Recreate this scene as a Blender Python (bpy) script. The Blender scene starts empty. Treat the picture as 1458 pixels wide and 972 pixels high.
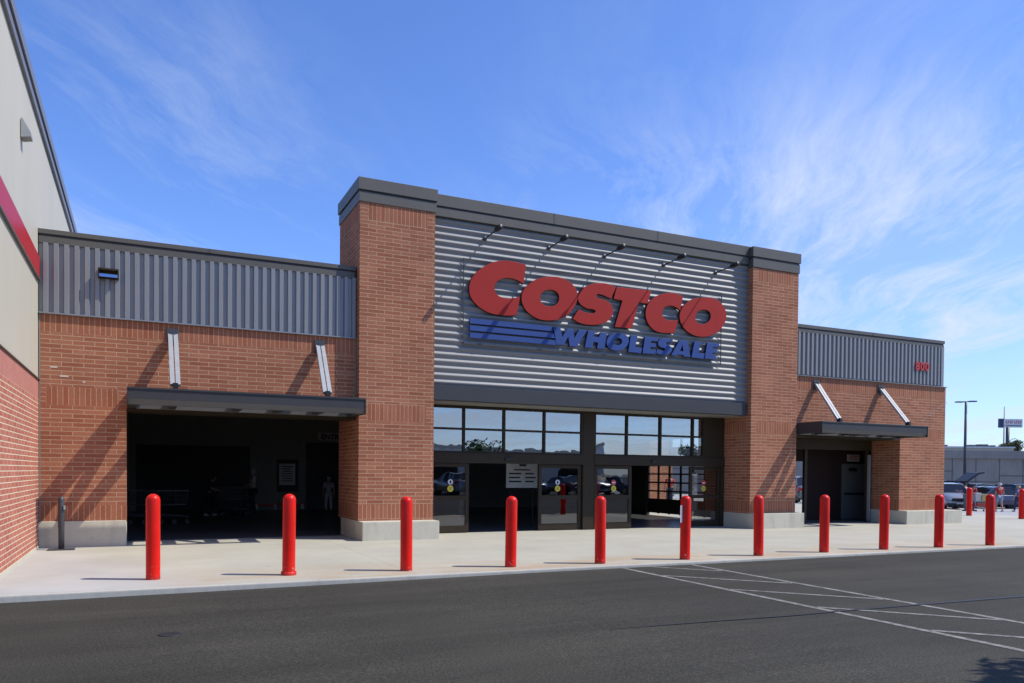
import bpy, bmesh, math, random
from math import radians as RAD, sin, cos, pi, sqrt, atan2
from mathutils import Vector, Matrix
random.seed(11)
S = bpy.context.scene
COL = S.collection
DG = None

# ------------------------------------------------------------------ helpers
def tag(o, label=None, cat=None, group=None, kind=None):
    if label: o['label'] = label
    if cat: o['category'] = cat
    if group: o['group'] = group
    if kind: o['kind'] = kind
    return o

def empty(name, loc=(0, 0, 0), rz=0.0, label=None, cat=None, group=None, parent=None):
    o = bpy.data.objects.new(name, None)
    o.empty_display_size = 0.2
    COL.objects.link(o)
    o.location = loc
    o.rotation_euler = (0, 0, rz)
    if parent: o.parent = parent
    return tag(o, label, cat, group)

class MB:
    """collects geometry for ONE mesh object"""
    def __init__(self):
        self.bm = bmesh.new()
        self.uv = self.bm.loops.layers.uv.new('UVMap')
    def face(self, pts, mi=0, uvs=None, smooth=False):
        vs = [self.bm.verts.new(p) for p in pts]
        f = self.bm.faces.new(vs)
        f.material_index = mi
        f.smooth = smooth
        if uvs:
            for l, u in zip(f.loops, uvs): l[self.uv].uv = u
        return f
    def box(self, x0, x1, y0, y1, z0, z1, mi=0, skip='', bev=0.0):
        v = [(x0,y0,z0),(x1,y0,z0),(x1,y1,z0),(x0,y1,z0),(x0,y0,z1),(x1,y0,z1),(x1,y1,z1),(x0,y1,z1)]
        q = {'d':(0,3,2,1),'u':(4,5,6,7),'f':(0,1,5,4),'r':(1,2,6,5),'b':(2,3,7,6),'l':(3,0,4,7)}
        vs = [self.bm.verts.new(p) for p in v]
        fs = []
        for k, idx in q.items():
            if k in skip: continue
            f = self.bm.faces.new([vs[i] for i in idx]); f.material_index = mi
            fs.append(f)
            for l in f.loops:
                c = l.vert.co
                l[self.uv].uv = (c.x, c.z) if k in 'fb' else ((c.y, c.z) if k in 'lr' else (c.x, c.y))
        if bev > 0:
            es = set(e for f in fs for e in f.edges)
            r = bmesh.ops.bevel(self.bm, geom=list(es), offset=bev, segments=2, profile=0.7, affect='EDGES')
            for f in r['faces']: f.material_index = mi
        return self
    def bar(self, p0, p1, w, h, mi=0, up=(0,0,1)):
        p0, p1 = Vector(p0), Vector(p1)
        d = (p1-p0).normalized()
        s = d.cross(Vector(up))
        if s.length < 1e-4: s = d.cross(Vector((1,0,0)))
        s.normalize(); u = s.cross(d).normalized()
        vs = []
        for p in (p0, p1):
            for a, b in ((-1,-1),(1,-1),(1,1),(-1,1)):
                vs.append(self.bm.verts.new(p + s*(a*w/2) + u*(b*h/2)))
        for idx in ((3,2,1,0),(4,5,6,7),(0,1,5,4),(1,2,6,5),(2,3,7,6),(3,0,4,7)):
            f = self.bm.faces.new([vs[i] for i in idx]); f.material_index = mi
        return self
    def tube(self, pts, r, n=8, mi=0, cap=True, smooth=True):
        pts = [Vector(p) for p in pts]
        if not hasattr(r, '__len__'): r = [r]*len(pts)
        rings = []
        pu = None
        for i, p in enumerate(pts):
            if i == 0: d = pts[1]-p
            elif i == len(pts)-1: d = p-pts[i-1]
            else: d = (pts[i+1]-pts[i-1])
            d.normalize()
            if pu is None:
                u = d.cross(Vector((0,0,1)))
                if u.length < 1e-3: u = d.cross(Vector((1,0,0)))
            else:
                u = pu - d*pu.dot(d)
            u.normalize(); pu = u
            v = d.cross(u)
            rings.append([self.bm.verts.new(p + (u*cos(2*pi*k/n)+v*sin(2*pi*k/n))*r[i]) for k in range(n)])
        for a, b in zip(rings, rings[1:]):
            for k in range(n):
                f = self.bm.faces.new([a[k], a[(k+1)%n], b[(k+1)%n], b[k]]); f.material_index = mi; f.smooth = smooth
        if cap:
            f = self.bm.faces.new(rings[0][::-1]); f.material_index = mi
            f = self.bm.faces.new(rings[-1]); f.material_index = mi
        return self
    def lathe(self, prof, c=(0,0,0), n=24, mi=0, smooth=True, cap=True):
        rings = []
        for r, z in prof:
            if r < 1e-5: rings.append([self.bm.verts.new((c[0], c[1], c[2]+z))])
            else: rings.append([self.bm.verts.new((c[0]+r*cos(2*pi*k/n), c[1]+r*sin(2*pi*k/n), c[2]+z)) for k in range(n)])
        for a, b in zip(rings, rings[1:]):
            for k in range(n):
                k2 = (k+1) % n
                if len(a) == 1 and len(b) == 1: continue
                if len(a) == 1: vs = [a[0], b[k2], b[k]]
                elif len(b) == 1: vs = [a[k], a[k2], b[0]]
                else: vs = [a[k], a[k2], b[k2], b[k]]
                f = self.bm.faces.new(vs); f.material_index = mi; f.smooth = smooth
        if cap and len(rings[0]) > 1:
            f = self.bm.faces.new(rings[0][::-1]); f.material_index = mi
        if cap and len(rings[-1]) > 1:
            f = self.bm.faces.new(rings[-1]); f.material_index = mi
        return self
    def prism(self, poly, fn, t0, t1, mi=0):
        """poly in 2D extruded: fn(a, b, t) -> xyz"""
        A = [self.bm.verts.new(fn(a, b, t0)) for a, b in poly]
        B = [self.bm.verts.new(fn(a, b, t1)) for a, b in poly]
        n = len(poly)
        f = self.bm.faces.new(A[::-1]); f.material_index = mi
        f = self.bm.faces.new(B); f.material_index = mi
        for k in range(n):
            f = self.bm.faces.new([A[k], A[(k+1)%n], B[(k+1)%n], B[k]]); f.material_index = mi
        return self
    def build(self, name, mats, parent=None, label=None, cat=None, group=None, kind=None, loc=None, recalc=True, smooth_angle=None):
        if recalc: bmesh.ops.recalc_face_normals(self.bm, faces=self.bm.faces[:])
        me = bpy.data.meshes.new(name)
        self.bm.to_mesh(me); self.bm.free()
        if not isinstance(mats, (list, tuple)): mats = [mats]
        for m in mats: me.materials.append(m)
        o = bpy.data.objects.new(name, me)
        COL.objects.link(o)
        if parent: o.parent = parent
        if loc: o.location = loc
        return tag(o, label, cat, group, kind)

def copy_tree(o, parent=None):
    c = o.copy(); COL.objects.link(c)
    if parent: c.parent = parent
    for ch in list(o.children): copy_tree(ch, c)
    return c

# ------------------------------------------------------------------ materials
def new_mat(name):
    m = bpy.data.materials.new(name); m.use_nodes = True
    nt = m.node_tree
    for n in list(nt.nodes): nt.nodes.remove(n)
    out = nt.nodes.new('ShaderNodeOutputMaterial')
    b = nt.nodes.new('ShaderNodeBsdfPrincipled')
    nt.links.new(b.outputs[0], out.inputs[0])
    return m, nt, b, out

def N(nt, t, **kw):
    n = nt.nodes.new('ShaderNode'+t)
    for k, v in kw.items():
        if k.startswith('_'): setattr(n, k[1:], v)
        else: n.inputs[k].default_value = v
    return n
def LK(nt, a, b): nt.links.new(a, b)

def mix(nt, fac, a, b, mode='MIX'):
    n = nt.nodes.new('ShaderNodeMix'); n.data_type = 'RGBA'; n.blend_type = mode
    for sock, v in ((n.inputs[0], fac), (n.inputs[6], a), (n.inputs[7], b)):
        if hasattr(v, 'is_linked') or hasattr(v, 'links'): nt.links.new(v, sock)
        elif isinstance(v, (int, float)): sock.default_value = v
        else: sock.default_value = (*v, 1) if len(v) == 3 else v
    return n.outputs[2]

def ramp(nt, src, stops):
    r = nt.nodes.new('ShaderNodeValToRGB')
    e = r.color_ramp.elements
    while len(e) < len(stops): e.new(0.5)
    for el, (p, c) in zip(e, stops):
        el.position = p
        el.color = (c, c, c, 1) if isinstance(c, (int, float)) else (*c, 1)
    nt.links.new(src, r.inputs[0])
    return r.outputs[0]

def coords(nt, world=True):
    if world: return nt.nodes.new('ShaderNodeNewGeometry').outputs['Position']
    return nt.nodes.new('ShaderNodeTexCoord').outputs['Object']

def noise(nt, vec, scale, detail=4, rough=.6, stretch=None):
    if stretch:
        mp = nt.nodes.new('ShaderNodeMapping'); mp.inputs['Scale'].default_value = stretch
        nt.links.new(vec, mp.inputs[0]); vec = mp.outputs[0]
    n = N(nt, 'TexNoise', Scale=scale, Detail=detail, Roughness=rough)
    nt.links.new(vec, n.inputs['Vector'])
    return n.outputs['Fac']

KA = .88                                             # common scale of the base colours
def ks(c): return tuple(v*KA for v in c)
def paint(name, col, rough=.5, metal=0., var=.12, nscale=2.5, bump=0., bscale=60., stretch=None, world=True, spec=.5, coat=0.):
    m, nt, b, out = new_mat(name)
    v = coords(nt, world)
    f = noise(nt, v, nscale, 5, .65, stretch)
    f = ramp(nt, f, [(.3, 1-var), (.7, 1+var*.6)])
    c = mix(nt, 1.0, ks(col), f, 'MULTIPLY')
    LK(nt, c, b.inputs['Base Color'])
    b.inputs['Roughness'].default_value = rough
    b.inputs['Metallic'].default_value = metal
    b.inputs['Specular IOR Level'].default_value = spec
    b.inputs['Coat Weight'].default_value = coat
    if bump:
        bn = N(nt, 'Bump', Strength=bump, Distance=.01)
        LK(nt, noise(nt, v, bscale, 3), bn.inputs['Height']); LK(nt, bn.outputs[0], b.inputs['Normal'])
    return m

BRICK_L, BRICK_H = .41, .0920
def brick_mat(name, c1, c2, cm, soldier=False, mort=.012, stain=True):
    c1, c2, cm = ks(c1), ks(c2), ks(cm)
    m, nt, b, out = new_mat(name)
    uv = nt.nodes.new('ShaderNodeUVMap').outputs[0]
    if soldier:
        bw, bh = .415, .1025
    else:
        bw, bh = BRICK_L, BRICK_H
    bt = N(nt, 'TexBrick', Scale=1.0)
    bt.inputs['Mortar Size'].default_value = mort*.5
    bt.inputs['Mortar Smooth'].default_value = .25
    bt.inputs['Bias'].default_value = 0.0
    bt.inputs['Brick Width'].default_value = bw
    bt.inputs['Row Height'].default_value = bh
    bt.offset = 0.0 if soldier else .5
    bt.inputs['Color1'].default_value = (*c1, 1)
    bt.inputs['Color2'].default_value = (*c2, 1)
    bt.inputs['Mortar'].default_value = (*cm, 1)
    LK(nt, uv, bt.inputs['Vector'])
    p = coords(nt)
    n1 = ramp(nt, noise(nt, p, 38, 5, .7), [(.3, .82), (.7, 1.14)])
    n2 = ramp(nt, noise(nt, p, 1.1, 4, .6), [(.3, .88), (.7, 1.08)])
    c = mix(nt, 1.0, bt.outputs['Color'], n1, 'MULTIPLY')
    c = mix(nt, 1.0, c, n2, 'MULTIPLY')
    # pale efflorescence bits on the mortar and brick edges
    ef = ramp(nt, noise(nt, p, 3.2, 6, .75), [(.60, 0), (.76, .40)])
    c = mix(nt, ef, c, mix(nt, bt.outputs['Fac'], c, (min(1,cm[0]*1.35), min(1,cm[1]*1.35), min(1,cm[2]*1.35))))
    LK(nt, c, b.inputs['Base Color'])
    b.inputs['Roughness'].default_value = .85
    b.inputs['Specular IOR Level'].default_value = .25
    bn = N(nt, 'Bump', Strength=.6, Distance=.006); bn.invert = True
    h = mix(nt, .25, bt.outputs['Fac'], noise(nt, p, 70, 4))
    LK(nt, h, bn.inputs['Height']); LK(nt, bn.outputs[0], b.inputs['Normal'])
    return m

def glass_mat(name, tint=(.55,.6,.62), refl=.10, edge=1.0, ior=1.5, rough=0.0):
    m = bpy.data.materials.new(name); m.use_nodes = True
    nt = m.node_tree
    for n in list(nt.nodes): nt.nodes.remove(n)
    out = nt.nodes.new('ShaderNodeOutputMaterial')
    tr = nt.nodes.new('ShaderNodeBsdfTransparent'); tr.inputs[0].default_value = (*tint, 1)
    gl = nt.nodes.new('ShaderNodeBsdfGlossy'); gl.inputs['Roughness'].default_value = rough
    gl.inputs['Color'].default_value = (.95, .97, 1, 1)
    fr = N(nt, 'LayerWeight', Blend=.5)                  # Schlick: works for both sides of a single pane
    pw = N(nt, 'Math', _operation='POWER'); pw.inputs[1].default_value = 4.0; LK(nt, fr.outputs['Facing'], pw.inputs[0])
    ma = N(nt, 'Math', _operation='ADD'); ma.inputs[1].default_value = refl; ma.use_clamp = True
    LK(nt, pw.outputs[0], ma.inputs[0])
    # faint waviness of the panes
    p = coords(nt)
    bn = N(nt, 'Bump', Strength=.028, Distance=.05)
    LK(nt, noise(nt, p, 1.5, 2), bn.inputs['Height']); LK(nt, bn.outputs[0], gl.inputs['Normal'])
    mx = nt.nodes.new('ShaderNodeMixShader')
    LK(nt, ma.outputs[0], mx.inputs[0]); LK(nt, tr.outputs[0], mx.inputs[1]); LK(nt, gl.outputs[0], mx.inputs[2])
    LK(nt, mx.outputs[0], out.inputs[0])
    return m

M = {}
M['brick'] = brick_mat('brick_red', (.325,.108,.056), (.430,.172,.094), (.54,.370,.230), mort=.016)
M['soldier'] = brick_mat('brick_soldier', (.345,.112,.057), (.415,.162,.086), (.54,.370,.230), soldier=True, mort=.014)
M['brick_l'] = brick_mat('brick_warehouse', (.45,.140,.095), (.51,.190,.130), (.76,.65,.47), mort=.017)
M['soldier_l'] = brick_mat('brick_warehouse_soldier', (.50,.20,.155), (.52,.215,.165), (.58,.30,.24), soldier=True, mort=.01)
M['siding'] = paint('siding_blue_grey', (.275,.275,.275), .42, .25, .07, 1.2, stretch=(6,6,.4))
M['siding_h'] = paint('siding_grey_metal', (.255,.252,.243), .55, .1, .06, 1.2, stretch=(.4,6,6))
M['coping'] = paint('coping_dark_grey', (.118,.108,.088), .5, .1, .10, 1.5)
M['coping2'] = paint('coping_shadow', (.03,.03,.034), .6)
M['beam'] = paint('header_slate', (.034,.037,.043), .65, .0, .08, 1.5)
M['canopy'] = paint('canopy_slate', (.036,.036,.038), .6, .0, .12, 3)
M['soffit'] = paint('soffit_grey', (.30,.29,.265), .6, 0, .10, 2)
M['steel'] = paint('galvanised_steel', (.36,.37,.38), .6, .15, .12, 6)
M['darksteel'] = paint('dark_steel', (.075,.08,.09), .5, .3, .15, 8)
M['bronze'] = paint('dark_bronze_frame', (.046,.034,.021), .5, .0, .12, 4, spec=.15)
M['black'] = paint('black_rubber', (.012,.012,.013), .5)
M['inside_wall'] = paint('interior_wall_grey', (.30,.29,.26), .8, 0, .08, 1)
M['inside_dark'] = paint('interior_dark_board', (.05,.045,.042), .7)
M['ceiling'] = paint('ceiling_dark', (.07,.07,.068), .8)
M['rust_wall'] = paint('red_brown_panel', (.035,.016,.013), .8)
M['door_grey'] = paint('grey_steel_door', (.17,.175,.175), .6, 0, .05)
M['white'] = paint('white_paint', (.72,.72,.70), .5, 0, .06)
M['red_sign'] = paint('sign_red', (.40,.021,.014), .6, 0, .05, 2, spec=.25)
M['blue_sign'] = paint('sign_blue', (.036,.080,.265), .6, 0, .06, 2, spec=.25)
M['letter_side'] = paint('sign_return_dark', (.03,.012,.014), .5)
M['letter_side_b'] = paint('sign_return_navy', (.008,.012,.05), .5)
M['stripe'] = paint('stripe_red', (.46,.016,.020), .40, 0, .05, 2, spec=.25)
M['glass'] = glass_mat('reflective_glass', (.35,.39,.42), .36)
M['glass_door'] = glass_mat('door_glass', (.50,.53,.52), .16)
M['glass_clear'] = glass_mat('clear_glass', (.92,.95,.94), .03)
M['yellow'] = paint('sticker_yellow', (.75,.62,.05), .5)
M['sticker_red'] = paint('sticker_red', (.55,.04,.04), .5)
M['sticker_white'] = paint('sticker_white', (.8,.8,.8), .5)
M['paper'] = paint('paper', (.62,.62,.60), .7)
M['ink'] = paint('printed_ink', (.03,.03,.03), .7)
M['navy_ink'] = paint('navy_ink', (.05,.06,.14), .6)

def bollard_mat():
    m, nt, b, out = new_mat('bollard_red')
    v = coords(nt, False)
    sep = nt.nodes.new('ShaderNodeSeparateXYZ'); LK(nt, v, sep.inputs[0])
    info = nt.nodes.new('ShaderNodeObjectInfo')
    vv = nt.nodes.new('ShaderNodeVectorMath'); vv.operation = 'ADD'
    LK(nt, v, vv.inputs[0])
    sc = nt.nodes.new('ShaderNodeVectorMath'); sc.operation = 'SCALE'; sc.inputs['Scale'].default_value = 37
    cb = nt.nodes.new('ShaderNodeCombineXYZ'); LK(nt, info.outputs['Random'], cb.inputs[0]); LK(nt, info.outputs['Random'], cb.inputs[2])
    LK(nt, cb.outputs[0], sc.inputs[0]); LK(nt, sc.outputs[0], vv.inputs[1])
    f = ramp(nt, noise(nt, vv.outputs[0], 3, 5, .65), [(.3, .86), (.7, 1.06)])
    c = mix(nt, 1.0, (.70,.010,.003), f, 'MULTIPLY')
    # scuffs and chipped paint near the foot
    low = N(nt, 'MapRange'); low.inputs[1].default_value = 0.0; low.inputs[2].default_value = .22; low.inputs[3].default_value = 1; low.inputs[4].default_value = 0
    LK(nt, sep.outputs[2], low.inputs[0])
    ch = ramp(nt, noise(nt, vv.outputs[0], 22, 5, .7), [(.60, 0), (.66, 1)])
    ml = N(nt, 'Math', _operation='MULTIPLY'); LK(nt, low.outputs[0], ml.inputs[0]); LK(nt, ch, ml.inputs[1])
    c = mix(nt, ml.outputs[0], c, (.62,.46,.42))
    sc2 = ramp(nt, noise(nt, vv.outputs[0], 5, 5, .7, (1,1,.15)), [(.64, 0), (.74, .35)])
    c = mix(nt, sc2, c, (.30,.010,.010))
    # grime ring where the pipe meets the concrete, faded band higher up
    gr = N(nt, 'MapRange'); gr.inputs[1].default_value = .0; gr.inputs[2].default_value = .07; gr.inputs[3].default_value = .75; gr.inputs[4].default_value = 0; LK(nt, sep.outputs[2], gr.inputs[0])
    gn = ramp(nt, noise(nt, vv.outputs[0], 9, 4), [(.3, .3), (.6, 1)])
    gm = N(nt, 'Math', _operation='MULTIPLY'); LK(nt, gr.outputs[0], gm.inputs[0]); LK(nt, gn, gm.inputs[1])
    c = mix(nt, gm.outputs[0], c, (.10,.05,.035))
    fd = ramp(nt, noise(nt, vv.outputs[0], 1.6, 4, .6, (1,1,.6)), [(.45, 0), (.75, .30)])
    c = mix(nt, fd, c, (.66,.05,.03))
    LK(nt, c, b.inputs['Base Color'])
    b.inputs['Roughness'].default_value = .40
    b.inputs['Specular IOR Level'].default_value = .22
    b.inputs['Coat Weight'].default_value = .04
    b.inputs['Coat Roughness'].default_value = .15
    return m
M['bollard'] = bollard_mat()

def concrete_mat(name, col, rust=0., joints=False, stainy=False):
    col = ks(col)
    m, nt, b, out = new_mat(name)
    p = coords(nt)
    f = ramp(nt, noise(nt, p, .55, 6, .62), [(.28, .86), (.72, 1.07)])
    c = mix(nt, 1.0, col, f, 'MULTIPLY')
    f2 = ramp(nt, noise(nt, p, 14, 5, .7), [(.25, .93), (.75, 1.05)])
    c = mix(nt, 1.0, c, f2, 'MULTIPLY')
    if stainy:
        st = ramp(nt, noise(nt, p, 3.0, 4, .6, (1.6,1.6,.25)), [(.50, 0), (.72, .42)])
        c = mix(nt, st, c, (col[0]*.55, col[1]*.55, col[2]*.53))
    sep = nt.nodes.new('ShaderNodeSeparateXYZ'); LK(nt, p, sep.inputs[0])
    if rust:
        # rusty run-off around the bollard line near the kerb
        mr = N(nt, 'MapRange'); mr.inputs[1].default_value = 14.2; mr.inputs[2].default_value = 12.2; mr.inputs[3].default_value = 0; mr.inputs[4].default_value = 1
        LK(nt, sep.outputs[1], mr.inputs[0])
        rn = ramp(nt, noise(nt, p, .9, 5, .65, (.7,1.6,1)), [(.40, 0), (.66, rust)])
        ml = N(nt, 'Math', _operation='MULTIPLY'); LK(nt, mr.outputs[0], ml.inputs[0]); LK(nt, rn, ml.inputs[1])
        c = mix(nt, ml.outputs[0], c, (.40,.255,.12))
        # newer, paler and bluer slab at the far left end
        nx = N(nt, 'MapRange'); nx.inputs[1].default_value = 1.05; nx.inputs[2].default_value = .35; nx.inputs[3].default_value = 0; nx.inputs[4].default_value = 1
        wob = N(nt, 'Math', _operation='MULTIPLY_ADD'); wob.inputs[1].default_value = .32
        LK(nt, sep.outputs[1], wob.inputs[0]); LK(nt, sep.outputs[0], wob.inputs[2])
        nx.inputs[1].default_value = 5.1; nx.inputs[2].default_value = 3.9
        LK(nt, wob.outputs[0], nx.inputs[0])
        c = mix(nt, nx.outputs[0], c, mix(nt, 1.0, (.425,.413,.375), f, 'MULTIPLY'))
        # small dark spots (gum, oil)
        vo = N(nt, 'TexVoronoi', Scale=1.7); LK(nt, p, vo.inputs['Vector'])
        sp = ramp(nt, vo.outputs['Distance'], [(.035, .5), (.055, 0)])
        c = mix(nt, sp, c, (.16,.15,.14))
    if joints:
        for axis, per, off in ((0, 3.05, 1.02), (1, 3.1, .55)):
            mo = N(nt, 'Math', _operation='ADD'); mo.inputs[1].default_value = off + 300
            LK(nt, sep.outputs[axis], mo.inputs[0])
            md = N(nt, 'Math', _operation='PINGPONG'); md.inputs[1].default_value = per
            LK(nt, mo.outputs[0], md.inputs[0])
            jl = ramp(nt, md.outputs[0], [(.005, .65), (.012, 0)])
            c = mix(nt, jl, c, (.26,.245,.22))
    LK(nt, c, b.inputs['Base Color'])
    b.inputs['Roughness'].default_value = .85
    b.inputs['Specular IOR Level'].default_value = .3
    bn = N(nt, 'Bump', Strength=.25, Distance=.004)
    LK(nt, noise(nt, p, 60, 4), bn.inputs['Height']); LK(nt, bn.outputs[0], b.inputs['Normal'])
    return m
M['walk'] = concrete_mat('sidewalk_concrete', (.485,.462,.37), rust=.75, joints=True)
M['curb'] = concrete_mat('curb_concrete', (.52,.495,.42), stainy=True)
M['base'] = concrete_mat('base_concrete', (.62,.58,.455), stainy=True)
M['lot'] = concrete_mat('lot_pavement', (.42,.41,.40))
M['infloor'] = concrete_mat('interior_floor', (.16,.16,.155))
M['infloor'].node_tree.nodes['Principled BSDF'].inputs['Roughness'].default_value = .28
M['retain'] = concrete_mat('retaining_concrete', (.27,.26,.24), stainy=True)
M['ground'] = concrete_mat('far_ground', (.20,.19,.165))

def asphalt_mat():
    m, nt, b, out = new_mat('asphalt')
    p = coords(nt)
    f = ramp(nt, noise(nt, p, .35, 6, .62), [(.28, .76), (.72, 1.10)])
    c = mix(nt, 1.0, (.0455,.0420,.0310), f, 'MULTIPLY')
    # drive lanes worn along X
    f2 = ramp(nt, noise(nt, p, .9, 4, .6, (.10,1.3,1)), [(.34, .74), (.62, 1.06)])
    c = mix(nt, 1.0, c, f2, 'MULTIPLY')
    bl = ramp(nt, noise(nt, p, 1.9, 6, .7, (.45,1.2,1)), [(.56, 0), (.70, .50)])
    c = mix(nt, bl, c, (.024,.023,.020))
    tr = ramp(nt, noise(nt, p, 1.2, 3, .5, (.035,2.6,1)), [(.58, 0), (.70, .28)])
    c = mix(nt, tr, c, (.027,.026,.022))
    ag = ramp(nt, noise(nt, p, 48, 6, .85), [(.32, .38), (.50, .92), (.65, 2.5)])
    c = mix(nt, 1.0, c, ag, 'MULTIPLY')
    vo = N(nt, 'TexVoronoi', Scale=1.3); LK(nt, p, vo.inputs['Vector'])
    sp = ramp(nt, vo.outputs['Distance'], [(.03, .6), (.055, 0)])
    c = mix(nt, sp, c, (.022,.022,.022))
    LK(nt, c, b.inputs['Base Color'])
    b.inputs['Roughness'].default_value = .88
    b.inputs['Specular IOR Level'].default_value = .25
    bn = N(nt, 'Bump', Strength=.55, Distance=.006)
    LK(nt, noise(nt, p, 95, 4, .7), bn.inputs['Height']); LK(nt, bn.outputs[0], b.inputs['Normal'])
    return m
M['asphalt'] = asphalt_mat()

def worn_line():
    m, nt, b, out = new_mat('worn_white_line')
    p = coords(nt)
    f = ramp(nt, noise(nt, p, 9, 6, .75), [(.34, 0), (.60, 1)])
    c = mix(nt, f, (.07,.068,.062), (.245,.235,.205))
    LK(nt, c, b.inputs['Base Color']); b.inputs['Roughness'].default_value = .8
    return m
M['line'] = worn_line()

def panel_mat():
    m, nt, b, out = new_mat('warehouse_panel')
    p = coords(nt)
    f = ramp(nt, noise(nt, p, .8, 5, .6, (1,1,.35)), [(.3, .96), (.7, 1.03)])
    c = mix(nt, 1.0, (.475,.443,.352), f, 'MULTIPLY')
    sep = nt.nodes.new('ShaderNodeSeparateXYZ'); LK(nt, p, sep.inputs[0])
    md = N(nt, 'Math', _operation='PINGPONG'); md.inputs[1].default_value = .46
    LK(nt, sep.outputs[1], md.inputs[0])
    jl = ramp(nt, md.outputs[0], [(.0, .16), (.012, 0)])
    c = mix(nt, jl, c, (.30,.30,.28))
    LK(nt, c, b.inputs['Base Color']); b.inputs['Roughness'].default_value = .6
    return m
M['panel'] = panel_mat()

def leaf_mat(name, c1, c2):
    m, nt, b, out = new_mat(name)
    info = nt.nodes.new('ShaderNodeNewGeometry')
    p = coords(nt, False)
    f = ramp(nt, noise(nt, p, 2.2, 3), [(.3, 0), (.7, 1)])
    c = mix(nt, f, c1, c2)
    r = ramp(nt, info.outputs['Random Per Island'], [(0, .7), (1, 1.3)])
    c = mix(nt, 1.0, c, r, 'MULTIPLY')
    LK(nt, c, b.inputs['Base Color']); b.inputs['Roughness'].default_value = .6
    b.inputs['Specular IOR Level'].default_value = .25
    return m
M['leaf'] = leaf_mat('leaf_green', (.035,.065,.018), (.085,.12,.035))
M['leaf2'] = leaf_mat('leaf_olive', (.06,.075,.03), (.11,.12,.055))
M['bark'] = paint('bark', (.10,.075,.055), .9, 0, .3, 6)

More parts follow.
